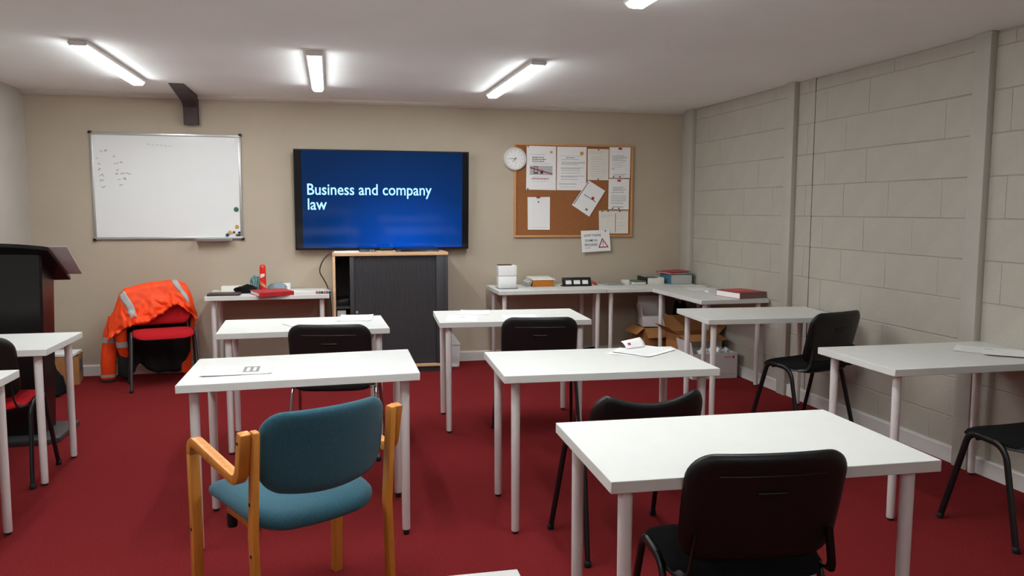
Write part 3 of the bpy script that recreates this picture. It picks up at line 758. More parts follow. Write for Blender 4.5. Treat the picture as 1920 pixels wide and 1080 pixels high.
pinned('wide sheet with a dark red centre line at the lower right', [(2.572, 1.447), (2.880, 1.447), (2.880, 1.220), (2.577, 1.222)],
       [(INKR, [(.55, .57, .12, .95)]), (INKL, para(.08, .5, .16, .26, 3, .012) + para(.64, .9, .2, .8, 5, .008) + [(.0, 1, .03, .05)])], pins=((.1, .03, 'pin'), (.3, .03, 'pin'), (.7, .03, 'pin')), m=PAPER2)
def sign_extra(P, t):
    e = (P(1, 0) - P(0, 0)); f = P(0, 1) - P(0, 0)
    def M(u, v):
        ex = e.normalized(); ez = -f.normalized(); o = P(u, v, .0022); n = ex.cross(ez)
        return Matrix(((ex.x, ez.x, n.x, o.x), (ex.y, ez.y, n.y, o.y), (ex.z, ez.z, n.z, o.z), (0, 0, 0, 1)))
    b = MB(); fit_text(b, 'QUIET PLEASE', M(.09, .29), width=.178, height=.024); fit_text(b, 'EXAMS IN', M(.13, .52), width=.122, height=.024); fit_text(b, 'PROGRESS', M(.11, .72), width=.13, height=.024)
    part(b, 'lettering', INKD, t)
    part(MB().add([P(.12, .80), P(.30, .80), P(.30, .82), P(.12, .82)], [(0, 1, 2, 3)]), 'small_print', INK, t)
    tri = [(.73, .36), (.94, .83), (.57, .83)]; c = (sum(p[0] for p in tri) / 3, sum(p[1] for p in tri) / 3)
    inner = [(c[0] + (p[0] - c[0]) * .70, c[1] + (p[1] - c[1]) * .70) for p in tri]
    vs = [P(*p, .0024) for p in tri] + [P(*p, .0024) for p in inner]
    part(MB().add(vs, [(0, 1, 4, 3), (1, 2, 5, 4), (2, 0, 3, 5)]), 'warning_triangle', INKR, t)
    b = MB().add([P(.735, .52, .0024), P(.762, .52, .0024), P(.752, .70, .0024), P(.742, .70, .0024)], [(0, 1, 2, 3)]); b.add([P(.738, .73, .0024), P(.758, .73, .0024), P(.758, .77, .0024), P(.738, .77, .0024)], [(0, 1, 2, 3)])
    part(b, 'exclamation_mark', INKD, t)
pinned('laminated exam sign with a red warning triangle below the cork board', [(2.383, 1.250), (2.676, 1.258), (2.696, 1.052), (2.399, 1.037)], [], y=7.452, pins=((.85, .04, 'pin'),), extra=sign_extra, name='exam_sign', cat='sign')

ck = thing('wall_clock', 'round white wall clock overlapping the cork board frame', 'clock', (1.722, 7.46, 1.828), 0, None, True)
cz = 1.937
part(MB().lathe([(.108, 7.484), (.111, 7.47), (.110, 7.45), (.103, 7.442), (.092, 7.442), (.088, 7.448)], 40, (1.722, 0, cz), 'y'), 'rim', WPLAST, ck, smooth=.8)
part(MB().lathe([(.087, 7.4485), (.087, 7.4465)], 36, (1.722, 0, cz), 'y'), 'dial', PAPER, ck)
def hand(a, L, wd, y, nm, m):
    d = V(math.sin(a), 0, math.cos(a)); n = V(d.z, 0, -d.x) * wd; c = V(1.722, y, cz)
    part(MB().add([c - n - d * .012, c + n - d * .012, c + n * .5 + d * L, c - n * .5 + d * L], [(0, 1, 2, 3)]), nm, m, ck)
hand(R_(270), .062, .0028, 7.4455, 'minute_hand', INKD); hand(R_(222), .042, .0034, 7.445, 'hour_hand', INKD); hand(R_(178), .058, .0012, 7.4445, 'second_hand', INK)
b = MB()
for i in range(12):
    a = i * math.pi / 6; d = V(math.sin(a), 0, math.cos(a)); n = V(d.z, 0, -d.x) * .003; c = V(1.722, 7.446, cz)
    b.add([c + d * .066 - n, c + d * .066 + n, c + d * .078 + n, c + d * .078 - n], [(0, 1, 2, 3)])
part(b, 'hour_marks', INKL, ck)

# ------------------------------------------------------------------ steel haunch at the ceiling
br = thing('steel_haunch', 'dark brown steel knee brace between ceiling and wall above the whiteboard', 'bracket', (-1.17, 7.3, 2.17), 0, None, True)
prof = [(6.78, ceil_z(6.78) + .01), (6.83, ceil_z(6.83) + .01), (7.415, 2.40), (7.43, 2.375), (7.43, 2.175), (7.40, 2.175), (7.40, 2.36), (7.38, 2.385)]
o = MB(); pa = [(6.77, ceil_z(6.77)), (7.335, 2.365), (7.40, 2.325), (7.405, 2.180)]; pb = [(6.86, ceil_z(6.86)), (7.36, 2.385), (7.42, 2.345), (7.43, 2.180)]
vs = [V(x, *p) for x in (-1.225, -1.11) for p in pa + pb]; n = 8
fs = []
for i in range(3): fs += [(i, i+1, n+i+1, n+i), (4+i, n+4+i, n+5+i, 5+i), (i, 4+i, 5+i, i+1), (n+i, n+i+1, n+5+i, n+4+i)]
fs += [(0, n, n+4, 4), (3, 7, n+7, n+3)]
part(o.add(vs, fs), 'flange', IRON, br)
part(MB().prism([(6.87, ceil_z(6.87)), (7.36, 2.387), (7.421, 2.345), (7.43, 2.185), (7.469, 2.185), (7.469, H - .04), (7.44, H - .002)], -1.150, -1.112, 'x'), 'web', IRON, br)
part(MB().box((-1.225, 7.47, 2.185), (-1.11, 7.4845, 2.43)), 'wall_plate', IRON, br)

# ------------------------------------------------------------------ tambour cabinet under the television
cx0, cx1, cf, cbk, ct = .004, 1.008, 7.02, 7.455, 1.078
cab = thing('tambour_cabinet', 'charcoal tambour cabinet with beech edges below the television, shutter partly open', 'cabinet', (.506, 7.24, 0), 0, None, True)
part(MB().box((cx0 - .002, cf - .004, ct - .028), (cx1 + .002, cbk, ct)), 'top', BEECH, cab, bevel=.002)
part(MB().box((cx0, cf, .06), (cx0 + .022, cbk, ct - .028)), 'side_panel', BEECH, cab, bevel=.001)
part(MB().box((cx1 - .022, cf, .06), (cx1, cbk, ct - .028)), 'side_panel', CHAR, cab, bevel=.001)
part(MB().box((cx0 + .022, cf, .052), (cx1 - .022, cbk, .076)), 'bottom_panel', BEECH, cab, bevel=.001)
part(MB().box((cx0 + .03, cf + .02, 0), (cx1 - .03, cbk - .02, .052)), 'plinth', CHAR, cab)
part(MB().box((cx0 + .022, cbk - .012, .076), (cx1 - .022, cbk, ct - .028)), 'back_panel', DARKIN, cab)
part(MB().box((cx0 + .022, cf + .045, .585), (cx1 - .022, cbk - .012, .605)), 'shelf', CHAR, cab)
door = part(MB().box((.148, cf + .022, .078), (cx1 - .10, cf + .028, ct - .030)), 'shutter', CHAR, cab)
x = .190; i = 0
slat_me = None
while x < cx1 - .105:
    if slat_me is None:
        s0 = part(MB().prism([(0, cf + .022), (.0015, cf + .0195), (.012, cf + .0195), (.0135, cf + .022)], .079, ct - .031, 'z'), 'slat', CHAR, door)
        slat_me = s0.data; s0.location.x = x
    else:
        s1 = bpy.data.objects.new('slat', slat_me); C.objects.link(s1); s1.parent = door; s1.location.x = x
    x += .0145
part(MB().box((.148, cf + .006, .079), (.186, cf + .022, ct - .031)), 'leading_edge', CHAR, door, bevel=.003)
part(MB().box((cx1 - .105, cf + .002, .078), (cx1 - .022, cf + .024, ct - .030)), 'fixed_strip', CHAR, cab, bevel=.002)
part(MB().lathe([(.012, cf + .016), (.013, cf + .008), (.011, cf + .004), (.004, cf + .003)], 16, (.205, 0, .555), 'y'), 'lock', ALU, door, smooth=.8)
# things in and on it
single(MB().hexa([V(.03, 7.10, .606), V(.14, 7.10, .606), V(.14, 7.38, .606), V(.03, 7.38, .606), V(.035, 7.10, .655), V(.14, 7.10, .672), V(.14, 7.38, .672), V(.035, 7.38, .655)]), 'media_box', BLACKP, 'black equipment box on the cabinet shelf', 'device', bevel=.004)
bi = thing('lever_arch_file', 'pale lever arch file standing inside the open cabinet', 'file', (.075, 7.2, .077), 0, None, True)
part(MB().box((.036, 7.08, .077), (.112, 7.36, .40 + .17)), 'cover', mat('pale_grey_file', '#bfbcb8', .6), bi, bevel=.004)
part(MB().box((.05, 7.0795, .40), (.098, 7.0803, .52)), 'spine_label', PAPER, bi)
single(MB().tube(fillet([(.14, 7.2, 1.02), (.07, 7.18, .98), (.11, 7.16, .93), (.14, 7.2, .9), (.10, 7.16, .87)], .05), .004, 8), 'inner_cable', RUBBER, 'black cable looping inside the open cabinet', 'cable', smooth=1)
single(MB().tube(fillet([(.13, 7.29, 1.083), (.02, 7.26, 1.085), (-.02, 7.24, 1.065), (-.085, 7.25, 1.00), (-.118, 7.26, .90), (-.075, 7.28, .83), (-.045, 7.34, .76), (-.018, 7.39, .62), (-.012, 7.40, .30), (-.012, 7.41, .02)], .06), .0055, 8), 'looping_cable', CABLE, 'grey cable looping out beside the cabinet next to the red spray can table', 'cable', smooth=1)
def flat(name, m, label, cat, x0, x1, y0, y1, z, h, group=None, bev=.002):
    return single(MB().box((x0, y0, z), (x1, y1, z + h)), name, m, label, cat, group, bevel=bev)
flat('paper_stack', PAPER, 'thin stack of white paper on the left of the cabinet top', 'paper', .018, .235, 7.06, 7.30, ct, .006, bev=.001)
ro = thing('router', 'black router with small feet on the cabinet top below the screen', 'device', (.30, 7.25, ct), 0, None, True)
part(MB().hexa([V(.235, 7.18, ct), V(.385, 7.18, ct), V(.385, 7.34, ct), V(.235, 7.34, ct), V(.245, 7.19, ct + .022), V(.37, 7.19, ct + .022), V(.37, 7.33, ct + .03), V(.245, 7.33, ct + .03)]), 'case', BLACKP, ro, bevel=.003)
for x in (.33, .345, .36): part(MB().box((x, 7.178, ct + .004), (x + .008, 7.181, ct + .018)), 'port', ALU, ro)
hb_ = thing('network_hub', 'small dark hub on a beige block on the cabinet top', 'device', (.47, 7.22, ct), 0, None, True)
part(MB().box((.40, 7.14, ct), (.555, 7.24, ct + .010)), 'base', mat('beige_plastic', '#b7a58e', .5), hb_, bevel=.002)
part(MB().box((.415, 7.15, ct + .010), (.535, 7.24, ct + .034)), 'case', BLACKP, hb_, bevel=.003)
sb = thing('media_player', 'long flat black media player on the right of the cabinet top', 'device', (.74, 7.2, ct), 0, None, True)
part(MB().hexa([V(.565, 7.09, ct), V(.94, 7.09, ct), V(.94, 7.36, ct), V(.565, 7.36, ct), V(.565, 7.11, ct + .024), V(.935, 7.11, ct + .024), V(.935, 7.36, ct + .034), V(.565, 7.36, ct + .034)]), 'case', mat('graphite_plastic', '#1b1d20', .35), sb, bevel=.003)
part(MB().box((.60, 7.094, ct + .006), (.68, 7.0985, ct + .014)), 'display', TVBAR, sb)

# ------------------------------------------------------------------ papers on the tables
HT = .735
def sheet(label, x, y, rz, lines=(), wx=.297, dy=.21, z=HT, curl=.0, group='loose sheets on the tables', m=None, n=8):
    t = thing('paper_sheet', label, 'paper', (x, y, z), rz, group)
    def f(u, v, h):
        c = curl * (max(0, abs(u - .5) * 2 - .5) ** 2) * 2; return V((u - .5) * wx, (v - .5) * dy, h + c + .0003)
    b = MB(); b.grid(lambda u, v: f(u, v, .0012), n, n); b.grid(lambda u, v: f(u, 1 - v, 0), n, n)
    o = part(b, 'sheet', m or PAPER, t, smooth=1)
    for mm, ls in lines:
        b = MB()
        for u0, u1, v0, v1 in ls: b.add([f(u0, v0, .0018), f(u1, v0, .0018), f(u1, v1, .0018), f(u0, v1, .0018)], [(0, 1, 2, 3)])
        part(b, 'print', mm, t)
    return t
PLAN = mat('plan_grey', '#8c8b89', .8, var=.1, scale=60)
sheet('sheet with a printed grey floor plan on the table behind the teal armchair', -.415, 3.664, R_(.6), [(PLAN, [(.57, .80, .22, .32), (.57, .80, .72, .82), (.57, .615, .22, .82), (.665, .71, .22, .82), (.755, .80, .22, .82)]), (INK, [(.86, .885, .84, .87), (.895, .92, .83, .87)]), (INKL, para(.08, .5, .35, .7, 5, .01) + [(.85, .9, .5, .52)])], z=HT + .0045, curl=.004)
sheet('blank sheets stacked by the far right corner of the cabinet table', .148, 5.335, R_(-6), [], .215, .297, curl=.006)
sheet('blank sheet at the chair back of the cabinet table', -.155, 5.10, R_(28), [], .25, .21, curl=.004)
sheet('printed sheet at the near left of the table with three sheets', .835, 5.175, R_(-12), [(INKL, para(.1, .9, .3, .8, 6, .012)), (INK, [(.42, .6, .62, .66)])], .205, .28)
sheet('plain sheet at the far left of the table with three sheets', .968, 5.45, R_(-12), [], .205, .24, curl=.005)
sheet('sheet behind the chair back on the table with three sheets', 1.225, 5.155, R_(-4), [], .225, .2, curl=.003)
sheet('printed sheet under the folded leaflet', 1.545, 3.755, R_(37), [(INKL, para(.1, .9, .15, .85, 8, .014))], .275, .215, z=HT + .0024, curl=.004)
sheet('loose sheet slipped partly under the printed sheet and leaflet', 1.475, 3.74, R_(52), [], .21, .20, z=HT)
# standing folded leaflet
t = thing('folded_leaflet', 'folded white leaflet with a small red emblem standing open on the sheets', 'leaflet', (1.525, 3.85, HT + .0045), R_(22))
def lf(u, v):
    return V((u - .5) * .135 + .012 * v, -.02 + .035 * v + .02 * v * v, .003 + .042 * v - .012 * v * v + .010 * u * v)
b = MB().grid(lf, 8, 10); o = part(b, 'raised_panel', PAPER, t, smooth=2); md = o.modifiers.new('thick', 'SOLIDIFY'); md.thickness = .0016
b = MB()
def lfo(u, v): return lf(u, v) + V(0, -.002, .0002)
b.add([lfo(.16, .35), lfo(.30, .35), lfo(.32, .62), lfo(.18, .62)], [(0, 1, 2, 3)]); part(b, 'red_emblem', INKR, o)
sheet('loose sheets by the wall on the table at the right edge', 3.29, 3.40, R_(-46), [(INKL, para(.1, .9, .2, .8, 5, .012))], .30, .21, curl=.004)
sheet('second loose sheet beside the block wall on the right-edge table', 3.33, 3.28, R_(-40), [(INK, [(.05, .2, .8, .84)])], .28, .21, z=HT + .0062, curl=.003)
sheet('small crumpled note on the table before the lectern', -1.90, 4.76, R_(20), [], .11, .10, curl=.012)

# ------------------------------------------------------------------ binders and books
def binder(name, label, cat, loc, rz, w_, d_, h_, cover, pages=PAPER, spine='back', group=None, top_tilt=0, spine_mat=None):
    t = thing(name, label, cat, loc, rz, group); c = .003
    part(MB().box((-w_/2, -d_/2, 0), (w_/2, d_/2, c)), 'lower_cover', cover, t, bevel=.001)
    b = MB().hexa([V(-w_/2, -d_/2, h_-c), V(w_/2, -d_/2, h_-c + top_tilt), V(w_/2, d_/2, h_-c + top_tilt), V(-w_/2, d_/2, h_-c), V(-w_/2, -d_/2, h_), V(w_/2, -d_/2, h_ + top_tilt), V(w_/2, d_/2, h_ + top_tilt), V(-w_/2, d_/2, h_)])
    part(b, 'upper_cover', cover, t, bevel=.001)
    sp = {'back': ((-w_/2, d_/2 - c, c), (w_/2, d_/2, h_-c)), 'front': ((-w_/2, -d_/2, c), (w_/2, -d_/2 + c, h_-c)), 'right': ((w_/2 - c, -d_/2, c), (w_/2, d_/2, h_-c + top_tilt)), 'left': ((-w_/2, -d_/2, c), (-w_/2 + c, d_/2, h_-c))}[spine]
    part(MB().box(*sp), 'spine', spine_mat or cover, t)
    part(MB().box((-w_/2 + .008, -d_/2 + .008, c), (w_/2 - .008, d_/2 - .008, h_ - c - .004)), 'pages', pages, t)
    return t
binder('ring_binder', 'red ring binder overhanging the table edge in front of the spray can', 'binder', (-.505, 6.975, HT), R_(20), .29, .30, .034, REDC, spine='front')
binder('ring_binder', 'red ring binder lying near the block wall on the corner table', 'binder', (3.325, 6.01, HT), R_(10), .27, .32, .052, REDC, spine='front', spine_mat=mat('dull_spine', '#74605c', .6))
binder('book', 'teal binder with thick grey pages at the bottom of the corner stack', 'binder', (3.325, 7.285, HT), R_(0), .235, .25, .098, TEALC, pages=mat('grey_pages', '#b7b6b2', .8, var=.08, scale=60, stretch=(1, 1, 30)), spine='left')
binder('ring_binder', 'red folder lying on top of the teal binder in the corner', 'folder', (3.30, 7.29, HT + .0985), R_(8), .24, .25, .014, REDC, spine='back', top_tilt=.012)
bk = thing('ring_binder', 'white binder with a black edge strap between the green book and teal binder', 'binder', (3.075, 7.31, HT), R_(0))
part(MB().box((-.09, -.10, 0), (.09, .13, .062)), 'pages', PAPER2, bk, bevel=.002); part(MB().hexa([V(-.098, -.105, 0), V(-.086, -.105, 0), V(-.086, .13, 0), V(-.098, .13, 0), V(-.098, -.105, .068), V(-.086, -.105, .068), V(-.086, .13, .068), V(-.098, .13, .068)]), 'strap', BLACKP, bk)
part(MB().box((-.10, -.105, .062), (.02, .0, .069)), 'cover', mat('slate_cover', '#4c5560', .5), bk, bevel=.001)
binder('book', 'slim green covered book lying left of the strapped white binder', 'book', (2.905, 7.29, HT), R_(2), .145, .19, .030, GREENC)
flat('small_box', WPLAST, 'small pale box between the grey notebook and green book', 'box', 2.75, 2.815, 7.235, 7.30, HT, .042)
binder('notebook', 'flat grey notebook beside the red pen case', 'notebook', (2.645, 7.275, HT), R_(2), .185, .23, .015, GREYC, pages=PAPER)
single(MB().hexa([V(2.515, 7.21, HT), V(2.545, 7.20, HT), V(2.59, 7.40, HT), V(2.56, 7.41, HT), V(2.515, 7.21, HT + .022), V(2.545, 7.20, HT + .014), V(2.59, 7.40, HT + .026), V(2.56, 7.41, HT + .03)]), 'pen_case', REDC, 'long red pen case lying right of the black desk stand', 'pen case', bevel=.004) if False else \
    single(MB().hexa([V(2.452, 7.21, HT), V(2.478, 7.205, HT), V(2.505, 7.40, HT), V(2.478, 7.405, HT), V(2.452, 7.21, HT + .020), V(2.478, 7.205, HT + .016), V(2.505, 7.40, HT + .024), V(2.478, 7.405, HT + .026)]), 'pen_case', REDC, 'long red pen case lying right of the black desk stand', 'pen case', bevel=.004)
# black stand with three windows
ds = thing('desk_stand', 'black desk stand with three white windows below the cork board', 'desk stand', (2.255, 7.175, HT), R_(0))
part(MB().box((-.145, -.035, 0), (.145, .045, .010)), 'base', BLACKP, ds, bevel=.003)
SL = .45
def sl(x0, x1, z0, z1, t0=-.006, t1=.006):
    return [V(x, -.028 + z * SL + t, .010 + z) for z in (z0, z1) for (x, t) in ((x0, t0), (x1, t0), (x1, t1), (x0, t1))]
for a, c in ((-.142, -.112), (-.052, -.034), (.034, .052), (.112, .142)): part(MB().hexa(sl(a, c, 0, .05)), 'post', BLACKP, ds)
part(MB().hexa(sl(-.142, .142, .048, .072)), 'top_bar', BLACKP, ds, bevel=.002); part(MB().hexa(sl(-.142, .142, .0, .010)), 'bottom_bar', BLACKP, ds)
for a, c in ((-.112, -.052), (-.034, .034), (.052, .112)): part(MB().hexa(sl(a, c, .010, .048, .001, .003)), 'window', PAPER, ds)
# stack of papers on an orange folder
ps = thing('box_file', 'orange box file under a slanting pile of white paper', 'box file', (1.935, 7.285, HT), R_(-3))
part(MB().box((-.10, -.12, 0), (.10, .13, .062)), 'file', ORC, ps, bevel=.003)
part(MB().hexa([V(-.105, -.125, .0625), V(.112, -.128, .0625), V(.112, .13, .0625), V(-.115, .13, .0625), V(-.105, -.125, .074), V(.112, -.128, .072), V(.10, .13, .082), V(-.115, .13, .082)]), 'top_papers', PAPER2, ps, bevel=.001)
for i in range(7):
    xx = -.104 - .006 * i; part(MB().hexa([V(xx - .016, -.10, 0), V(xx - .014, -.10, 0), V(xx - .026, .13, 0), V(xx - .028, .13, 0), V(xx + .002, -.10, .058 - .004 * i), V(xx + .004, -.10, .058 - .004 * i), V(xx - .006, .13, .062 - .004 * i), V(xx - .008, .13, .062 - .004 * i)]), 'loose_sheet', PAPER if i % 2 else GREYC, ps)
# white tall holder
wh = thing('leaflet_holder', 'tall white two-part card holder standing on a clear tray', 'holder', (1.562, 7.09, HT), R_(0))
part(MB().box((-.095, -.075, 0), (.088, .06, .004)), 'tray_floor', CLEAR, wh); part(MB().box((-.095, -.075, .004), (.088, -.071, .022)), 'tray_lip', CLEAR, wh)
part(MB().hexa([V(-.084, -.04, .005), V(.078, -.04, .005), V(.078, .05, .005), V(-.084, .05, .005), V(-.084, -.038, .112), V(.082, -.038, .112), V(.082, .05, .112), V(-.084, .05, .112)]), 'lower_panel', PAPER, wh, bevel=.002)
part(MB().box((-.085, -.034, .116), (.085, .05, .212)), 'upper_panel', PAPER, wh, bevel=.002)
part(MB().box((-.084, -.030, .2121), (.04, .045, .219)), 'top_slot', mat('umber_card', '#4a3a34', .7), wh)
# papers on the corner table by the wall
sheet('sheet lying by the wall on the corner table behind the red binder', 3.27, 6.66, R_(80), [(INKL, para(.1, .9, .2, .8, 6, .012))], .297, .21)
sheet('sheet near the wall at the end of the book stack', 3.36, 6.93, R_(10), [(INK, [(.1, .5, .4, .46)])], .22, .16, z=HT + .0005)
flat('small_box', WPLAST, 'small white box beside the red binder on the corner table', 'box', 3.20, 3.29, 6.34, 6.42, HT, .022)

# ------------------------------------------------------------------ things on the left back table
flat('tablet', mat('brown_tablet', '#3d2a2c', .35, var=.05), 'dark brown tablet case at the left end of the back table', 'tablet', -1.015, -.755, 6.905, 7.07, HT + .001, .018, bev=.005)
def lump(name, m, label, cat, c, r, seed, amp=.35, flat_=.5):
    bm = bmesh.new(); bmesh.ops.create_icosphere(bm, subdivisions=4, radius=1)
    b = MB(); b.v = []; 
    for v in bm.verts:
        n = 1 + amp * mnoise.noise(v.co * 1.6 + V(seed, 0, 0)) + amp * .5 * mnoise.noise(v.co * 4 + V(0, seed, 0))
        p = V(v.co.x * r[0], v.co.y * r[1], max(v.co.z, -.15) * r[2] + .15 * r[2]) * n; p.z = max(p.z, 0); b.v.append(Vector(c) + p)
    b.f = [[v.index for v in f.verts] for f in bm.faces]; bm.free()
    return single(b, name, m, label, cat, smooth=2)
lump('cloth_bag', BLACKF, 'crumpled black cloth bag behind the tablet', 'bag', (-.735, 7.16, HT), (.105, .07, .055), 3)
lump('scarf', SCARF, 'teal and navy patterned scarf bundle left of the spray can', 'scarf', (-.645, 7.29, HT), (.075, .06, .11), 9)
lump('striped_cloth', cloth_mat('blue_striped_cloth', ['#5d7884', '#c8d0cf', '#34506a', '#8fa3a6'], 22), 'blue striped cloth right of the spray can', 'cloth', (-.475, 7.27, HT), (.085, .055, .065), 14, .25)
flat('tissue_box', PAPER2, 'cream box at the back left of the spray can table', 'box', -.95, -.78, 7.28, 7.38, HT, .045, bev=.003)
flat('white_carton', PAPER, 'white carton against the wall right of the spray can', 'box', -.50, -.37, 7.36, 7.43, HT, .055, bev=.003)
sp = thing('spray_can', 'red spray can with a rounded cap on the back table', 'spray can', (-.590, 7.19, HT), 0, None)
part(MB().lathe([(.024, 0), (.027, .003), (.027, .16), (.024, .168)], 24, (0, 0, 0)), 'can', mat('spray_red', '#d3201c', .3, var=.05), sp, smooth=.7)
part(MB().lathe([(.026, .168), (.0265, .172), (.0265, .205), (.024, .228), (.016, .238), (.004, .240)], 24, (0, 0, 0)), 'cap', mat('cap_red', '#e02a1a', .35, var=.04), sp, smooth=.9)
def lab(a0, a1, z0, z1, z2, z3, nm, m):
    part(MB().grid(lambda u, v: V(.0276 * math.cos(a0 + (a1 - a0) * u), .0276 * math.sin(a0 + (a1 - a0) * u), (z0 + (z1 - z0) * u) * (1 - v) + (z2 + (z3 - z2) * u) * v), 10, 2), nm, m, sp, smooth=2)
lab(R_(225), R_(310), .122, .142, .158, .162, 'pale_label', PAPER2); lab(R_(200), R_(330), .095, .05, .104, .062, 'yellow_swoosh', INKO); lab(R_(200), R_(330), .080, .035, .088, .046, 'pale_swoosh', INKL)
sheet('white sheets lying on the back table right of the red binder', -.215, 7.20, R_(8), [(INKL, [(.4, .8, .6, .63)])], .29, .24, curl=.006)
for i, (c, nm) in enumerate([('#c02a22', 'red'), ('#2c6b52', 'green'), ('#1c1c20', 'black'), ('#c63a34', 'second red'), ('#2b4f8c', 'blue'), ('#1d2f52', 'navy')]):
    x = -.132 + .0215 * i
    t = thing('marker_pen', '%s capped marker pen in the row beside the cabinet' % nm, 'marker pen', (x, 6.945, HT), R_(0), 'marker pens on the back table')
    part(MB().lathe([(.0085, .045), (.009, .047), (.009, .125), (.007, .13)], 12, (0, 0, .0092), 'y'), 'barrel', WPLAST, t, smooth=.8)
    part(MB().lathe([(.008, -.01), (.0092, -.007), (.0092, .045)], 12, (0, 0, .0094), 'y'), 'cap', mat('marker_' + c[1:], c, .4), t, smooth=.8)

# ------------------------------------------------------------------ on the floor: bin, boxes, bags
bn = thing('waste_bin', 'small white bin with a sloping lid beside the dark cabinet', 'bin', (1.083, 7.30, 0), 0, None, True)
part(MB().hexa([V(1.022, 7.22, 0), V(1.140, 7.22, 0), V(1.140, 7.44, 0), V(1.022, 7.44, 0), V(1.018, 7.21, .20), V(1.146, 7.21, .20), V(1.146, 7.45, .20), V(1.018, 7.45, .20)]), 'body', WPLAST, bn, bevel=.006)
part(MB().prism([(1.016, .202), (1.150, .202), (1.146, .215), (1.098, .285), (1.07, .298), (1.016, .298)], 7.205, 7.452, 'y'), 'lid', WPLAST, bn, bevel=.004)
part(MB().box((1.03, 7.20, .0), (1.13, 7.222, .014)), 'foot_rim', TRIM, bn)
def carton(name, label, loc, rz, w_, d_, h_, m, flaps=(), group=None, tilt=0, cat='box', inner=None):
    t = thing(name, label, cat, loc, rz, group); t.rotation_euler = (tilt, 0, rz); c = .004
    part(MB().box((-w_/2, -d_/2, 0), (w_/2, d_/2, c)), 'bottom', m, t)
    part(MB().box((-w_/2, -d_/2, c), (w_/2, -d_/2 + c, h_)), 'front_panel', m, t); part(MB().box((-w_/2, d_/2 - c, c), (w_/2, d_/2, h_)), 'rear_panel', m, t)
    part(MB().box((-w_/2, -d_/2 + c, c), (-w_/2 + c, d_/2 - c, h_)), 'side_panel', m, t); part(MB().box((w_/2 - c, -d_/2 + c, c), (w_/2, d_/2 - c, h_)), 'side_panel', m, t)
    for side, L, a in flaps:   # a: angle above horizontal, outward
        ca, sa = math.cos(a) * L, math.sin(a) * L
        if side in 'fb':
            s = -1 if side == 'f' else 1; y = s * d_/2
            p = [V(-w_/2, y, h_), V(w_/2, y, h_), V(w_/2, y + s*ca, h_ + sa), V(-w_/2, y + s*ca, h_ + sa)]
        else:
            s = -1 if side == 'l' else 1; x = s * w_/2
            p = [V(x, -d_/2, h_), V(x, d_/2, h_), V(x + s*ca, d_/2, h_ + sa), V(x + s*ca, -d_/2, h_ + sa)]
        n = (p[1] - p[0]).cross(p[2] - p[0]).normalized() * .004
        part(MB().hexa(p + [q + n for q in p]), 'flap', m, t)
    return t
cx_ = carton('paper_carton', 'white paper carton with red print on the floor under the wall table', (3.215, 6.36, 0), R_(0), .42, .30, .222, CARDW, [('l', .10, R_(78)), ('b', .09, R_(100))])
b = MB(); fit_text(b, 'xerox', Matrix.Translation((.085, -.1508, .180)) @ RX, width=.065); part(b, 'red_print', INKR, cx_)
part(MB().lathe([(.011, -.1512), (.011, -.1505)], 16, (.17, 0, .186), 'y'), 'round_mark', INKR, cx_)
b = MB(); 
for i in range(10):
    u0, u1 = i / 10, (i + 1) / 10; g = lambda u: .035 + .05 * (1 - u) ** 2
    b.add([V(-.2 + .4*u0, -.1506, g(u0)), V(-.2 + .4*u1, -.1506, g(u1)), V(-.2 + .4*u1, -.1506, g(u1) + .004), V(-.2 + .4*u0, -.1506, g(u0) + .004)], [(0, 1, 2, 3)])
part(b, 'printed_curve', INKL, cx_)
for i, (x, y, s) in enumerate([(3.27, 6.33, .05), (3.15, 6.31, .048), (3.385, 6.36, .036)]):
    lump('crumpled_paper', PAPER, ['crumpled white paper in the middle of the red-printed carton', 'crumpled white paper at the left in the red-printed carton', 'small crumpled paper at the right of the red-printed carton'][i], 'paper', (x, y, .195 - .0), (s, s * .8, s * .9), 20 + i, .6)
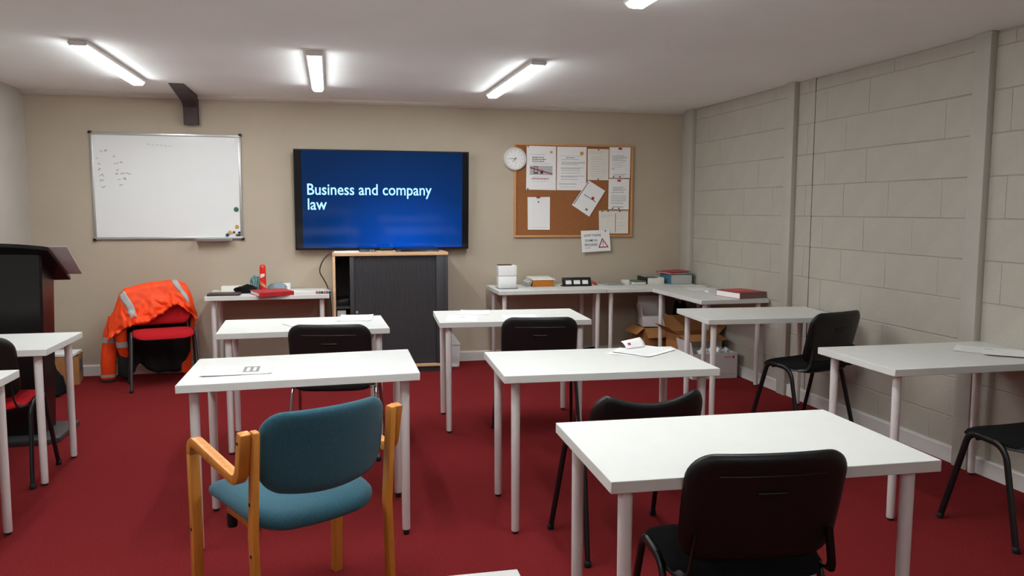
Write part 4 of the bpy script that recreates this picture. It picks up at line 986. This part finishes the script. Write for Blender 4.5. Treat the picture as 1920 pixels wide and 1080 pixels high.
carton('cardboard_box', 'open brown cardboard box with raised flaps above the white paper carton', (3.20, 6.64, .0), R_(4), .40, .24, .34, CARD, [('f', .16, R_(-12)), ('b', .16, R_(60)), ('r', .12, R_(40)), ('l', .14, R_(35))])
carton('cardboard_box', 'closed-sided brown cardboard box under the corner table', (2.985, 7.0, 0), R_(4), .34, .27, .36, CARD, [('l', .10, R_(-35)), ('f', .11, R_(-50))])
wc = carton('white_box', 'white box tilted on top of the brown box under the corner table', (2.975, 7.0, .364), R_(-10), .26, .20, .10, CARDW, [('b', .17, R_(75)), ('l', .10, R_(80))])
lump('black_bag', BLACKF, 'black bag slumped beside the white box under the corner table', 'bag', (3.30, 7.12, 0), (.10, .11, .50), 5, .2)
lump('rucksack', BLACKF, 'low black rucksack on the floor under the cork board tables', 'bag', (2.40, 7.2, 0), (.15, .12, .11), 8, .25)
ca = carton('cardboard_box', 'small brown box with papers on it by the skirting behind the lectern', (-2.19, 7.25, 0), R_(10), .20, .30, .235, CARD)
part(MB().box((.1005, -.09, .09), (.102, .06, .19)), 'blue_label', mat('blue_print', '#3d4f6b', .7), ca)
for i in range(3): single(MB().box((-2.30, 7.12, .237 + .0075 * i), (-2.10, 7.36, .243 + .0075 * i), None), 'paper_bundle', PAPER, ['lowest white paper bundle on the box behind the lectern', 'middle white paper bundle on the box behind the lectern', 'uppermost white paper bundle on the box behind the lectern'][i], 'paper', bevel=.001)
lump('black_bag', BLACKF, 'black bag on the floor between the lectern and the brown box', 'bag', (-2.19, 6.75, 0), (.12, .14, .22), 11, .25)

# ------------------------------------------------------------------ tidy up helper flags
for o in bpy.data.objects:
    if '_w' in o: del o['_w']
    if o.type == 'MESH' and o.name.split('.')[0] in ('print', 'handwriting', 'wiped_marks', 'hour_marks', 'printed_curve', 'device_pictures'): o['kind'] = 'stuff'
PLAIN = {'front_leg': 'leg', 'rear_leg': 'leg', 'front_panel': 'panel', 'rear_panel': 'panel', 'lower_cover': 'cover', 'upper_cover': 'cover', 'lower_panel': 'panel', 'upper_panel': 'panel', 'front_rail': 'seat_rail', 'side_rail': 'seat_rail'}
for o in list(bpy.data.objects):
    k = o.name.split('.')[0]
    if k in PLAIN: o.name = PLAIN[k]
